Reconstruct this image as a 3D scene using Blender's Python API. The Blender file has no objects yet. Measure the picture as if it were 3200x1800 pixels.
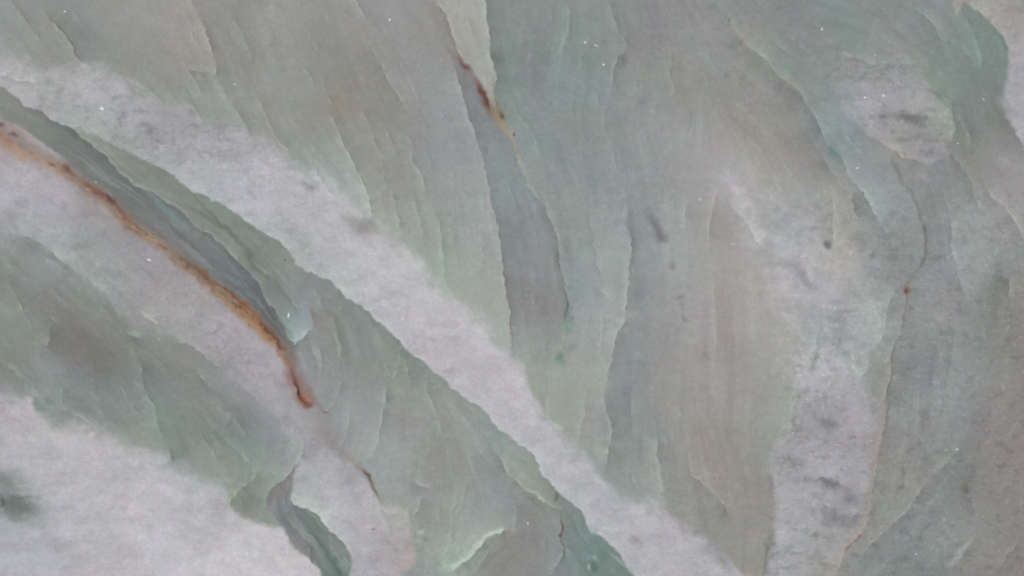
import bpy, math
import numpy as np

# ------------------------------------------------------------------ camera, sky, sun, exposure
S = bpy.context.scene
COL = S.collection
PX = 0.8 / 3200.0            # metres of stone per pixel of pattern space (the view is 0.8 m wide)
TOP = 0.03                   # the slab is 3 cm thick, its polished face up
cam_d = bpy.data.cameras.new('camera'); cam = bpy.data.objects.new('camera', cam_d); COL.objects.link(cam)
cam_d.lens = 50; cam_d.sensor_width = 36
cam.location = (0, 0, TOP + 0.8 * 50 / 36); cam.rotation_euler = (0, 0, 0)
cam_d.clip_start = 0.01; cam_d.clip_end = 200
S.camera = cam
w = bpy.data.worlds.new('World'); S.world = w; w.use_nodes = True
nt = w.node_tree; nt.nodes.clear()
sky = nt.nodes.new('ShaderNodeTexSky'); sky.sky_type = 'NISHITA'; sky.sun_disc = False
SUN_EL, SUN_ROT = math.radians(58), math.radians(-40)
sky.sun_elevation = SUN_EL; sky.sun_rotation = SUN_ROT; sky.dust_density = 4.0; sky.air_density = 1.0
bg = nt.nodes.new('ShaderNodeBackground'); bg.inputs[1].default_value = 0.10
wo = nt.nodes.new('ShaderNodeOutputWorld')
nt.links.new(sky.outputs[0], bg.inputs[0]); nt.links.new(bg.outputs[0], wo.inputs[0])
sd = bpy.data.lights.new('sun', 'SUN'); sd.energy = 1.5; sd.angle = math.radians(30); sd.color = (1.0, 0.97, 0.93)
sun = bpy.data.objects.new('sun', sd); COL.objects.link(sun)
sun.rotation_euler = (math.pi / 2 - SUN_EL, 0, math.pi - SUN_ROT)
S.view_settings.view_transform = 'Standard'; S.view_settings.look = 'None'
S.view_settings.exposure = 0.0; S.view_settings.gamma = 1.0; S.view_settings.use_curve_mapping = False
GAIN = np.array([0.919, 0.913, 0.974])      # light falling on the slab per channel: albedo = wanted radiance / GAIN

# ------------------------------------------------------------------ pattern space
rng = np.random.RandomState(11)
STEP = 2.2
def axis(n, size_out, steps):
    inside = np.arange(-20, n + 20 + STEP, STEP)
    g = np.geomspace(STEP, size_out, steps).cumsum()
    return np.concatenate([(-20 - g)[::-1], inside, inside[-1] + g])
ax = axis(3200, 70, 120); ay = axis(1800, 55, 110)
NX, NY = len(ax), len(ay)
X0, Y0 = np.meshgrid(ax, ay)

def noise(x, y, seed=0):
    t = np.random.RandomState(seed).rand(256, 256) * 2 - 1
    xi = np.floor(x).astype(np.int64); yi = np.floor(y).astype(np.int64)
    fx = x - xi; fy = y - yi
    fx = fx * fx * fx * (fx * (fx * 6 - 15) + 10); fy = fy * fy * fy * (fy * (fy * 6 - 15) + 10)
    a = t[yi & 255, xi & 255]; b = t[yi & 255, (xi + 1) & 255]
    c = t[(yi + 1) & 255, xi & 255]; d = t[(yi + 1) & 255, (xi + 1) & 255]
    return (a + (b - a) * fx) * (1 - fy) + (c + (d - c) * fx) * fy
def fbm(x, y, sc, o=3, seed=0):
    r = 0; a = 1.0; n = 0
    for k in range(o):
        r = r + a * noise(x / sc * 2 ** k + 17 * k, y / sc * 2 ** k + 31 * k, seed + k); n += a; a *= 0.55
    return r / n

WX = X0 + 6.0 * fbm(X0, Y0, 46, 2, 1) + 4.6 * fbm(X0, Y0, 15, 2, 3)
WY = Y0 + 6.0 * fbm(X0, Y0, 46, 2, 5) + 4.6 * fbm(X0, Y0, 15, 2, 7)

def smooth(P, closed=False):
    P = np.asarray(P, float); n = len(P); out = []
    if n < 3: return P
    rngk = range(n if closed else n - 1)
    for i in rngk:
        p0 = P[(i - 1) % n] if closed or i > 0 else P[0]; p1 = P[i]; p2 = P[(i + 1) % n]
        p3 = P[(i + 2) % n] if closed or i + 2 < n else P[-1]
        for t in (0, 0.5):
            q = 0.5 * ((2 * p1) + (p2 - p0) * t + (2 * p0 - 5 * p1 + 4 * p2 - p3) * t * t + (3 * p1 - p0 - 3 * p2 + p3) * t ** 3)
            out.append(q if t else p1)
    if not closed: out.append(P[-1])
    return np.array(out)

def window(P, m):
    i0, i1 = np.searchsorted(ax, [P[:, 0].min() - m, P[:, 0].max() + m])
    j0, j1 = np.searchsorted(ay, [P[:, 1].min() - m, P[:, 1].max() + m])
    return slice(max(j0 - 1, 0), j1 + 1), slice(max(i0 - 1, 0), i1 + 1)

def dist(P, sl, closed=False):
    """signed distance (+ on the right-hand normal side), and the vertex index + fraction of the nearest point"""
    x = WX[sl]; y = WY[sl]
    Q = np.vstack([P, P[:1]]) if closed else P
    T = np.diff(Q[:, :2], axis=0); L = np.maximum(np.hypot(T[:, 0], T[:, 1]), 1e-6)
    N = np.stack([-T[:, 1] / L, T[:, 0] / L], 1)
    VN = np.zeros((len(Q), 2)); VN[:-1] += N; VN[1:] += N
    if closed: VN[0] = VN[-1] = N[0] + N[-1]
    best = np.full(x.shape, 1e18); sg = np.ones(x.shape); par = np.zeros(x.shape)
    for k in range(len(T)):
        ax_, ay_ = Q[k, 0], Q[k, 1]
        t = np.clip(((x - ax_) * T[k, 0] + (y - ay_) * T[k, 1]) / (L[k] ** 2), 0, 1)
        dx = x - ax_ - t * T[k, 0]; dy = y - ay_ - t * T[k, 1]
        d2 = dx * dx + dy * dy
        m = d2 < best
        nx_ = VN[k, 0] * (1 - t) + VN[k + 1, 0] * t; ny_ = VN[k, 1] * (1 - t) + VN[k + 1, 1] * t
        best = np.where(m, d2, best); sg = np.where(m, np.sign(dx * nx_ + dy * ny_), sg); par = np.where(m, k + t, par)
    return np.sqrt(best) * sg, par

def field(pts, sig):
    """colour field through control points, worked out on a coarse grid and enlarged"""
    P = np.array([p[:2] for p in pts], float); C = np.array([p[2] for p in pts], float)
    gx = np.linspace(ax[0], ax[-1], 520); gy = np.linspace(ay[0], ay[-1], 320)
    gx = np.sort(np.concatenate([gx, np.linspace(-50, 3250, 260)])); gy = np.sort(np.concatenate([gy, np.linspace(-50, 1850, 150)]))
    A, B = np.meshgrid(gx, gy); num = np.zeros(A.shape + (3,)); den = np.zeros(A.shape)
    for p, c in zip(P, C):
        d2 = (A - p[0]) ** 2 + (B - p[1]) ** 2
        wt = np.exp(-d2 / (2 * sig * sig)) + 1e-4 / (1 + d2 / sig ** 2) ** 2
        num += wt[..., None] * c; den += wt
    F = num / den[..., None]
    ux = WX + 14 * fbm(X0, Y0, 90, 2, 60); uy = WY + 14 * fbm(X0, Y0, 90, 2, 61)
    ix = np.clip(np.interp(ux, gx, np.arange(len(gx))), 0, len(gx) - 1.001)
    iy = np.clip(np.interp(uy, gy, np.arange(len(gy))), 0, len(gy) - 1.001)
    i = ix.astype(int); j = iy.astype(int); fx = (ix - i)[..., None]; fy = (iy - j)[..., None]
    return (F[j, i] * (1 - fx) + F[j, i + 1] * fx) * (1 - fy) + (F[j + 1, i] * (1 - fx) + F[j + 1, i + 1] * fx) * fy

def sstep(v): v = np.clip(v, 0, 1); return v * v * (3 - 2 * v)

def polymask(pts, soft=5, fur=1.0):
    P = smooth([(p[0], p[1], p[2] if len(p) > 2 else soft) for p in pts], True)
    sl = window(P, 140); d, par = dist(P, sl, True)
    x = WX[sl]; y = WY[sl]; inside = np.zeros(x.shape, bool)
    Q = np.vstack([P, P[:1]])
    for k in range(len(P)):
        x1, y1 = Q[k, :2]; x2, y2 = Q[k + 1, :2]
        if y1 == y2: continue
        c = ((y1 > y) != (y2 > y)) & (x < (x2 - x1) * (y - y1) / (y2 - y1) + x1); inside ^= c
    k = np.minimum(par.astype(int), len(P) - 1); f = par - k
    s = np.abs(Q[k, 2] * (1 - f) + Q[np.minimum(k + 1, len(P)), 2] * f) + 1.5
    sd_ = np.where(inside, np.abs(d), -np.abs(d))
    # broad seams get a cloudy outline rather than a ramp
    sd_ = sd_ + np.clip(s - 6, 0, 40) * (0.9 * fbm(x, y, 60, 3, 90) + fur * 0.8 * fbm(x * 0.85 - y * 0.5, (x * 0.5 + y * 0.85) * 0.25, 20, 3, 91))
    M = np.zeros(X0.shape); M[sl] = sstep(0.5 + sd_ / (2 * s)); return M

FLOW = []
def addflow(P):
    for k in range(len(P) - 1):
        t = P[k + 1, :2] - P[k, :2]; l = np.hypot(*t)
        if l > 1: FLOW.append(((P[k, :2] + P[k + 1, :2]) / 2, math.atan2(t[1], t[0]), min(l, 60)))

DIRS = {'W': (-1, 0), 'E': (1, 0), 'N': (0, -1), 'S': (0, 1), 'NE': (.7, -.7), 'NW': (-.7, -.7), 'SE': (.7, .7), 'SW': (-.7, .7)}
IMG = None
def E(pts, side, a, wl=34, wd=30, tl=(1, 1, 1), td=(1, 1, 1), rim=0.45, seed=[0], flow=True, ends=True):
    """the edge of a translucent sheet in the stone: pale towards `side`, deeper on the other"""
    P = smooth(pts)
    if flow or a > 3.9: a = a * 1.5
    if flow: addflow(P)
    sl = window(P, 3.2 * max(wl, wd)); d, par = dist(P, sl)
    t = P[-1, :2] - P[0, :2]; n = np.array([-t[1], t[0]]); dv = DIRS[side]
    if n @ dv < 0: d = -d
    seed[0] += 1; u = par / (len(P) - 1)
    tp = np.minimum(1, np.minimum(u, 1 - u) * 5) if ends else np.where((u <= 0) | (u >= 1), np.exp(-np.abs(d) / 20), 1)
    tp = tp * np.clip(0.9 + 0.55 * noise(par * 1.3 + seed[0] * 7.3, par * 0 + seed[0], 40) + 0.12 * noise(par * 4.3 + seed[0] * 3.1, par * 0 + seed[0] + 9, 43), .1, 2)
    cross = sstep(0.5 + d / 4.5)
    dp = np.maximum(d, 0); dn = np.maximum(-d, 0)
    ww = 1 + 0.5 * noise(WX[sl] / 60, WY[sl] / 60, 41)
    Lt = (a * (1 - rim) * 1.15 * np.exp(-(dp / (wl * ww)) ** 1.2) + a * rim * 1.55 * np.exp(-dp / 5.5)) * cross
    Dk = 0.85 * a * np.exp(-(dn / (wd * ww)) ** 1.2) * (1 - cross)
    IMG[sl] += (tp * Lt)[..., None] * (np.array(tl) * np.array([.93, 1.05, 1.0])) - (tp * Dk)[..., None] * np.array(td)

def ST(pts, col, w_=10, al=0.7, power=2.0, jag=0.0, flow=True, mask=None):
    """a vein: pts (x, y[, width[, opacity[, colour]]])"""
    rows = []
    for p in pts:
        c = p[4] if len(p) > 4 else col
        rows.append((p[0], p[1], p[2] if len(p) > 2 else w_, p[3] if len(p) > 3 else al, *c))
    P = smooth(rows)
    if flow: addflow(P)
    sl = window(P, 3.0 * P[:, 2].max() + 12); d, par = dist(P, sl)
    k = np.minimum(par.astype(int), len(P) - 2); f = (par - k)[..., None]
    V = P[k] * (1 - f) + P[k + 1] * f
    wd = np.maximum(V[..., 2], 1) * (1 + jag * fbm(WX[sl], WY[sl], 18, 3, 50))
    A = np.clip(V[..., 3], 0, 1) * np.exp(-(np.abs(d) / wd) ** power)
    IMG[sl] = IMG[sl] * (1 - A[..., None]) + V[..., 4:7] * A[..., None]
    if mask is not None: mask[sl] = np.maximum(mask[sl], A)

def BLOB(x, y, rx, ry, ang, col, al=0.6):
    P = np.array([(x, y)], float); m = 3.2 * max(rx, ry)
    sl = window(P, m); a = math.radians(ang)
    n = 0.35 * max(rx, ry)
    dx = WX[sl] - x + n * fbm(X0[sl], Y0[sl], max(rx, 12) * 1.2, 2, int(x) % 50); dy = WY[sl] - y + n * fbm(X0[sl], Y0[sl], max(rx, 12) * 1.2, 2, int(y) % 50 + 9)
    u = (dx * math.cos(a) + dy * math.sin(a)) / rx; v = (-dx * math.sin(a) + dy * math.cos(a)) / ry
    A = al * np.exp(-(u * u + v * v) ** 1.15)
    IMG[sl] = IMG[sl] * (1 - A[..., None]) + np.array(col) * A[..., None]

# ------------------------------------------------------------------ ground colour of the stone (display levels, later turned to albedo)
BASE = [
 (0,40,(129,134,133)),(80,20,(124,128,127)),(60,130,(131,136,134)),(150,110,(128,129,124)),(190,40,(122,128,126)),(260,120,(121,129,127)),
 (120,170,(134,136,133)),(230,230,(134,134,132)),(330,30,(129,132,130)),(330,180,(127,135,128)),(450,50,(136,134,132)),(440,170,(134,132,127)),
 (560,90,(140,136,132)),(620,150,(142,137,133)),(560,230,(135,132,128)),(500,270,(134,140,132)),(640,290,(136,141,133)),(720,60,(131,132,127)),
 (760,180,(131,131,127)),(700,340,(140,144,140)),(770,330,(136,138,131)),
 (850,80,(140,140,136)),(950,60,(139,138,134)),(880,200,(138,140,138)),(1020,80,(135,134,130)),(960,250,(138,140,136)),(880,330,(138,138,132)),
 (1020,180,(133,133,128)),(1100,100,(139,137,130)),(1060,330,(142,134,122)),(1000,400,(137,138,130)),(900,430,(138,142,134)),(1120,260,(136,134,128)),
 (1150,40,(140,140,140)),(1250,80,(141,141,142)),(1230,180,(140,139,136)),(1340,90,(140,137,134)),(1320,220,(141,142,143)),(1270,330,(138,137,135)),
 (1380,330,(143,145,147)),(1180,380,(138,137,129)),(1250,470,(140,141,138)),(1390,480,(142,145,147)),(1100,450,(142,144,138)),(1000,500,(144,152,148)),
 (1060,540,(148,156,153)),(1130,620,(156,160,158)),(1190,540,(144,144,136)),(1240,600,(141,143,136)),(1340,600,(142,146,142)),(1450,600,(147,151,151)),
 (1230,680,(154,156,150)),(1300,720,(148,152,144)),(1400,720,(146,152,147)),(1500,740,(150,153,152)),(1390,850,(150,162,152)),(1480,850,(152,156,151)),
 (1440,920,(156,161,152)),(1550,920,(152,155,150)),(1540,1020,(158,162,155)),(1570,1080,(158,163,158)),
 (1440,130,(138,136,133)),(1600,60,(130,138,136)),(1570,200,(124,136,131)),(1700,60,(130,141,138)),(1640,180,(127,138,136)),(1600,330,(130,142,138)),
 (1700,300,(131,141,141)),(1800,80,(129,142,137)),(1870,40,(133,143,139)),(1800,250,(131,142,142)),(1850,160,(131,141,138)),(1680,420,(133,144,143)),
 (1780,400,(133,141,139)),(1780,520,(135,145,146)),(1870,430,(135,142,140)),(1700,560,(138,146,144)),(1860,540,(136,144,146)),(1800,640,(140,147,145)),
 (1760,700,(138,144,140)),(1900,680,(142,150,151)),(1840,760,(142,151,149)),(1800,870,(139,148,150)),(1920,820,(146,156,152)),(1860,950,(142,151,154)),
 (1930,940,(150,156,152)),(1900,1010,(152,154,150)),(1830,1050,(145,152,150)),(1790,1120,(146,150,147)),(1700,1130,(148,156,150)),(1850,1120,(152,157,151)),
 (1700,1210,(153,156,145)),(1760,1260,(152,154,144)),(1820,1180,(153,157,150)),(1850,1310,(150,150,150)),(1860,1400,(150,156,150)),(1780,1330,(156,158,150)),
 (1960,60,(136,138,137)),(2040,60,(138,138,140)),(1990,180,(138,138,136)),(2120,60,(139,139,138)),(2050,260,(141,144,140)),(1990,320,(138,144,144)),
 (2150,180,(141,141,138)),(2220,80,(144,143,144)),(2170,300,(143,143,137)),(2270,150,(140,140,142)),(2300,260,(140,139,137)),(2050,380,(146,146,147)),
 (2150,400,(146,147,148)),(2300,380,(147,144,138)),(2380,300,(143,140,140)),(2020,480,(139,145,145)),(2130,480,(148,147,148)),(2260,480,(153,149,150)),
 (2380,450,(150,146,138)),(1980,560,(138,145,146)),(2080,570,(143,145,144)),(2200,600,(146,146,144)),(2290,560,(158,155,160)),(2420,560,(152,149,144)),
 (2480,430,(140,138,134)),(2530,520,(142,141,139)),(2480,300,(132,130,126)),
 (2000,680,(134,138,142)),(2100,680,(145,150,150)),(2020,800,(138,143,145)),(2130,780,(146,149,148)),(2180,700,(144,145,143)),(2260,700,(147,141,139)),
 (2360,640,(154,153,155)),(2400,740,(152,153,156)),(2000,930,(134,138,140)),(2110,900,(144,146,147)),(2240,850,(148,146,145)),(2360,850,(151,147,147)),
 (1980,1080,(134,140,142)),(2080,1030,(143,143,144)),(2180,980,(148,144,145)),(2300,960,(148,142,141)),(2400,950,(154,151,150)),(1970,1180,(134,139,142)),
 (2080,1150,(142,141,139)),(2190,1150,(146,142,141)),(2300,1110,(146,141,140)),(2400,1070,(150,149,144)),(1960,1290,(133,142,141)),(2020,1350,(139,144,142)),
 (2060,1250,(143,142,139)),(2180,1280,(145,142,139)),(2300,1240,(148,143,140)),(2380,1250,(147,146,145)),(1940,1420,(136,147,142)),(2010,1450,(143,147,143)),
 (2100,1420,(140,141,140)),(2200,1400,(149,141,134)),(2300,1400,(146,141,136)),(2380,1380,(143,144,139)),(1960,1520,(143,152,147)),(2030,1530,(150,156,152)),
 (2110,1520,(141,143,140)),(2180,1560,(144,145,143)),(2180,1470,(150,144,137)),(2300,1520,(146,140,134)),(2360,1600,(145,141,137)),(2130,1590,(144,142,136)),
 (2220,1620,(139,138,130)),(2300,1680,(146,143,138)),(2230,1680,(144,145,139)),(2380,1760,(148,146,136)),
 (2300,30,(136,141,137)),(2380,60,(141,141,138)),(2350,150,(146,146,137)),(2430,40,(134,139,138)),(2480,130,(137,138,140)),(2420,180,(136,144,139)),
 (2600,30,(131,144,143)),(2560,100,(138,141,138)),(2640,110,(131,143,138)),(2500,220,(130,143,138)),(2560,220,(135,142,139)),(2720,40,(134,142,138)),
 (2780,110,(140,143,141)),(2850,80,(136,143,141)),(2820,160,(142,141,137)),(2560,300,(132,144,142)),(2600,400,(135,146,148)),(2660,450,(136,147,148)),
 (2700,520,(142,149,150)),(2760,560,(143,149,150)),(2760,480,(140,140,137)),(2900,20,(136,143,142)),(2960,60,(138,145,142)),(2900,110,(132,140,137)),
 (2960,160,(130,141,137)),(3040,60,(130,143,137)),(3020,140,(133,145,140)),(3100,120,(122,136,129)),(3110,220,(125,137,131)),(2920,200,(128,140,132)),
 (2930,260,(133,148,140)),(3030,260,(126,136,134)),(3000,340,(122,132,129)),(3060,330,(128,134,128)),(3010,430,(126,131,126)),(3100,380,(134,134,130)),
 (2850,540,(140,140,139)),(2930,560,(139,140,142)),(3020,490,(134,132,126)),(2990,560,(138,143,140)),(3100,470,(142,141,140)),(3060,560,(140,139,135)),(3150,560,(150,144,146)),
 (2440,650,(150,152,154)),(2560,640,(148,151,152)),(2620,620,(156,151,144)),(2640,700,(154,152,147)),(2500,760,(154,154,160)),(2460,700,(152,153,154)),
 (2620,800,(154,151,145)),(2700,660,(142,148,147)),(2780,640,(141,150,151)),(2830,660,(140,146,148)),(2720,800,(145,147,149)),(2820,760,(137,138,136)),
 (2860,700,(136,139,138)),(2930,660,(134,136,133)),(2840,820,(136,139,138)),(2480,880,(152,150,156)),(2580,870,(156,153,157)),(2680,880,(147,149,149)),
 (2790,880,(139,140,138)),(2920,760,(138,140,140)),(3000,680,(146,151,152)),(3060,720,(146,147,146)),(3020,800,(148,152,152)),(2940,860,(143,145,149)),
 (3060,870,(146,151,148)),(3130,700,(150,148,146)),(3160,800,(140,141,139)),(2440,960,(156,152,154)),(2560,960,(150,149,154)),(2680,960,(149,152,151)),
 (2750,960,(150,155,154)),(2800,960,(138,140,138)),(2880,930,(140,142,141)),(2960,920,(140,137,139)),(3060,960,(130,133,129)),(2940,990,(152,150,152)),
 (3120,900,(125,127,123)),(3180,960,(140,134,129)),(2440,1050,(150,149,146)),(2560,1050,(150,154,157)),(2660,1040,(148,149,154)),(2740,1040,(148,160,155)),
 (2810,1010,(148,149,144)),(2880,1060,(138,139,138)),(2960,1050,(138,141,139)),(3080,1040,(132,134,131)),(3160,1060,(134,130,126)),
 (2440,1150,(150,151,147)),(2560,1130,(156,156,161)),(2660,1120,(152,154,157)),(2750,1130,(138,146,141)),(2770,1170,(144,142,138)),(2860,1160,(134,134,137)),(2960,1150,(138,142,142)),(3080,1160,(136,139,137)),(3170,1170,(135,129,124)),
 (2440,1230,(148,152,147)),(2420,1330,(146,154,146)),(2410,1400,(144,147,140)),(2840,1240,(140,144,142)),(2920,1250,(142,146,146)),(3000,1260,(136,141,141)),
 (3100,1250,(135,132,129)),(3180,1250,(137,130,127)),(2820,1340,(143,142,144)),(2920,1330,(142,140,139)),(3010,1350,(136,138,140)),(3100,1350,(137,131,129)),
 (2790,1430,(145,140,136)),(2860,1430,(138,138,136)),(2950,1420,(136,142,137)),(3050,1420,(134,131,128)),(3150,1420,(141,130,127)),
 (2790,1530,(141,143,136)),(2850,1500,(143,141,136)),(2930,1520,(134,135,135)),(2990,1450,(130,135,130)),(3020,1530,(127,128,125)),(3100,1530,(140,133,130)),
 (3180,1540,(137,131,128)),(2760,1600,(143,144,137)),(2880,1590,(137,139,138)),(2980,1600,(134,137,133)),(3080,1610,(134,133,130)),(3170,1640,(138,133,129)),
 (2720,1680,(145,145,141)),(2790,1690,(134,138,140)),(2860,1640,(136,140,142)),(2860,1730,(136,139,137)),(2940,1680,(142,147,145)),(3020,1650,(146,147,143)),
 (2700,1760,(134,140,139)),(2620,1740,(150,148,144)),(2800,1780,(134,141,138)),(2920,1760,(128,138,135)),(3060,1740,(142,138,134)),(3150,1720,(138,132,129)),(3000,1790,(143,137,136)),(3150,1790,(139,132,129)),
 (2580,1780,(152,148,140)),(2500,1790,(150,150,142)),
 # lower left, under the rusty vein
 (0,470,(150,138,142)),(60,520,(150,146,150)),(20,570,(156,154,163)),(140,580,(150,146,154)),(260,620,(142,136,136)),(60,640,(146,146,154)),(180,680,(150,149,160)),
 (300,680,(140,138,141)),(80,710,(146,150,152)),(180,740,(146,151,151)),(0,720,(138,143,142)),(280,760,(140,142,144)),(400,740,(139,136,138)),(360,830,(142,142,145)),
 (480,830,(144,140,145)),(520,900,(147,142,143)),(420,920,(144,141,144)),(560,960,(148,144,146)),(640,950,(146,141,139)),(480,1010,(140,142,140)),
 (660,1030,(152,147,155)),(740,1040,(148,143,149)),(600,1030,(140,143,143)),(780,1120,(151,146,152)),(850,1120,(153,149,155)),(860,1220,(155,151,158)),(900,1290,(150,148,155)),
 (60,800,(130,137,132)),(140,850,(133,141,140)),(250,880,(134,139,135)),(40,880,(126,130,124)),(0,940,(137,141,136)),(120,940,(128,124,123)),(60,1000,(128,138,131)),
 (200,960,(127,128,123)),(300,980,(130,131,125)),(260,800,(146,153,150)),(330,870,(140,149,144)),(200,1060,(123,119,116)),(100,1060,(134,141,134)),(250,1120,(125,121,118)),
 (40,1130,(130,133,124)),(350,1080,(126,126,121)),(160,1160,(140,146,150)),(300,1180,(122,123,118)),(460,1080,(128,135,128)),(520,1060,(132,138,131)),(560,1140,(130,130,124)),
 (440,1180,(125,127,124)),(640,1120,(140,140,133)),(700,1150,(140,136,142)),(720,1100,(146,141,148)),(760,1190,(146,144,149)),(620,1190,(130,135,131)),(700,1200,(134,136,136)),
 (120,1230,(122,132,124)),(220,1230,(128,137,138)),(180,1270,(130,143,133)),(300,1260,(134,138,140)),(260,1320,(122,130,120)),(340,1300,(128,137,130)),(420,1250,(130,140,140)),
 (400,1340,(136,141,133)),(500,1230,(128,141,137)),(480,1300,(138,152,140)),(460,1390,(143,149,141)),(540,1330,(121,135,129)),(560,1420,(128,138,132)),(620,1360,(129,135,126)),
 (600,1250,(132,135,130)),(660,1280,(140,145,138)),(700,1420,(128,142,134)),(660,1460,(142,150,142)),(720,1490,(146,154,146)),(740,1330,(127,133,131)),(800,1400,(130,144,137)),
 (780,1530,(127,134,126)),(760,1580,(132,140,128)),(850,1470,(142,154,147)),(860,1390,(133,142,141)),(820,1290,(134,139,137)),(880,1340,(148,148,152)),(930,1380,(142,144,142)),(800,1620,(140,150,140)),
 (960,1330,(150,143,146)),(1020,1400,(144,140,142)),(960,1400,(148,144,148)),
 # centre bottom, between white band and lower patch
 (960,1000,(140,139,138)),(940,1110,(135,137,140)),(1020,1000,(136,136,131)),(1090,980,(130,138,134)),(1010,1100,(138,142,138)),(1110,1060,(134,143,138)),(1180,1080,(134,142,137)),
 (1110,1160,(136,139,134)),(1000,1180,(142,146,146)),(1220,1140,(136,139,132)),(1040,1220,(144,149,148)),(1150,1230,(143,149,147)),(1260,1200,(138,143,137)),(1100,1300,(150,156,155)),
 (1030,1290,(142,145,147)),(1210,1300,(138,140,137)),(1140,1390,(152,155,153)),(1300,1150,(134,146,140)),(1280,1280,(148,147,143)),(1360,1220,(144,148,143)),(1250,1400,(150,154,151)),(1350,1330,(148,150,146)),
 (1420,1280,(146,148,143)),(1400,1400,(146,145,138)),(1210,1460,(148,156,155)),(1480,1350,(149,155,151)),(1500,1440,(146,149,147)),(1330,1480,(150,150,143)),(1440,1500,(148,150,144)),(1540,1400,(146,156,151)),
 (1570,1380,(138,150,145)),(1250,1540,(152,155,153)),(1320,1560,(143,142,147)),(1400,1580,(150,154,149)),(1520,1560,(144,150,148)),(1280,1600,(154,158,148)),(1350,1640,(146,146,138)),(1500,1640,(148,156,152)),
 (1450,1680,(153,162,156)),(1380,1720,(150,160,148)),(1320,1740,(145,148,144)),(1420,1740,(160,174,160)),(1360,1790,(146,146,152)),(1440,1790,(144,158,150)),(1560,1700,(138,135,130)),(1530,1770,(140,138,136)),
 (1650,1740,(142,141,137)),(1700,1660,(142,140,136)),(1620,1600,(140,142,143)),(1560,1520,(142,150,150)),(1640,1420,(142,154,148)),(1680,1490,(142,149,138)),(1640,1480,(154,159,149)),(1700,1530,(148,150,138)),
 (1690,1600,(138,138,136)),(1760,1570,(134,140,132)),(1800,1620,(128,142,136)),(1790,1680,(128,138,138)),(1840,1700,(122,146,138)),(1780,1760,(134,140,142)),(1880,1750,(120,138,130)),(1860,1790,(122,138,131)),(1930,1780,(128,144,138)),(1670,1790,(142,142,141)),
]
W1C = [(0,215,(156,155,160)),(80,240,(150,150,153)),(160,250,(141,143,144)),(200,300,(144,144,149)),(300,270,(150,149,155)),(330,300,(153,151,159)),(280,370,(141,149,148)),(400,330,(150,149,157)),
 (340,410,(140,148,146)),(470,420,(140,141,144)),(560,350,(142,141,146)),(620,430,(145,143,148)),(560,480,(148,150,156)),(720,430,(144,143,147)),(640,540,(158,162,168)),(760,520,(158,158,167)),
 (900,540,(163,160,168)),(850,640,(162,162,170)),(960,620,(163,161,167)),(1030,640,(163,163,168)),(900,720,(154,156,159)),(960,790,(152,155,156)),(1060,720,(168,166,172)),(1150,740,(170,167,172)),(1100,830,(166,167,172)),
 (1060,880,(158,164,164)),(1200,830,(172,170,176)),(1250,880,(168,167,172)),(1300,850,(169,172,172)),(1200,950,(166,165,169)),(1340,960,(174,170,176)),(1280,1040,(170,167,173)),(1430,1010,(172,168,174)),
 (1380,1100,(170,165,171)),(1500,1090,(173,170,176)),(1480,1180,(166,163,169)),(1590,1180,(174,170,176)),(1560,1280,(172,169,174)),(1660,1300,(170,168,175)),(1700,1370,(164,165,171)),(1740,1440,(166,166,172)),
 (1700,1450,(168,166,172)),(1800,1500,(162,163,168)),(1850,1570,(166,167,174)),(1930,1560,(156,157,163)),(1900,1650,(166,167,174)),(1980,1650,(166,165,173)),(2060,1650,(166,163,170)),(1950,1710,(168,167,172)),
 (2100,1720,(166,163,170)),(2200,1720,(158,155,162)),(2050,1770,(167,165,172)),(2200,1780,(165,163,170)),(1970,1750,(156,163,163))]
LOW1 = [(-2400,-1250),(-300,110),(0,269),(41,298),(83,327),(132,352),(178,385),(215,398),(240,400,12),(257,402,12),(310,427,10),(364,456,8),(414,476,8),(451,497,6),(497,522,5),(534,542,5),(571,576,5),(609,600,5),(634,606),(663,625),(704,648),(745,672),(800,712),(837,732),(875,757),(912,795),(937,832),
 (974,857),(1015,873),(1048,890),(1082,927),(1119,948),(1152,969),(1173,998),(1202,1022),(1227,1043),(1247,1060),(1268,1089),(1289,1109),(1318,1130),(1342,1155),(1380,1180),(1413,1212),(1446,1237),(1496,1270),(1537,1312),
 (1562,1345),(1600,1366),(1625,1386),(1658,1411),(1679,1444),(1699,1486),(1733,1527),(1766,1556),(1786,1573),(1815,1597),(1828,1626),(1844,1655),(1869,1676),(1906,1701),(1935,1734),(1952,1767),(1981,1796),(2040,1860),(3800,3600)]
UP1 = [(0,172,30),(90,190,22),(200,215,26),(300,222,30),(373,238,34),(455,290,30),(517,315,26),(596,331,18),(621,364,22),(704,398,36),(766,410,36),(820,420,34),(870,462,34),(930,505,34),(974,534,34),(1048,580,30),(1090,625,30),
 (1140,680,24),(1180,720,30),(1255,766,36),(1289,799,34),(1338,850,36),(1392,915,30),(1446,960,34),(1504,1014,34),(1554,1072,26),(1595,1113,18),(1625,1128,12),(1645,1180,12),(1654,1221,14),(1700,1300,16),(1748,1340,8),(1786,1378,22),
 (1832,1424,20),(1880,1484,12),(1940,1531,26),(1993,1573,30),(2055,1581,30),(2118,1631,22),(2200,1676,16),(2246,1722,26),(2304,1780,30),(2400,1870,30),(4600,3600,30)]
W1P = LOW1 + UP1[::-1] + [(-300,0,30),(-2400,-1450,30)]

IMG = field(BASE, 46)
print('base')
# far outside the frame the slab simply goes on with the same cloudy bands
out = sstep((np.maximum(np.maximum(-X0, X0 - 3200), np.maximum(-Y0, Y0 - 1800))) / 300)
band = fbm(X0 * 0.75 - Y0, (X0 + Y0) * 0.28, 330, 4, 77)
IMG += out[..., None] * band[..., None] * np.array([30, 28, 30])

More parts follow.
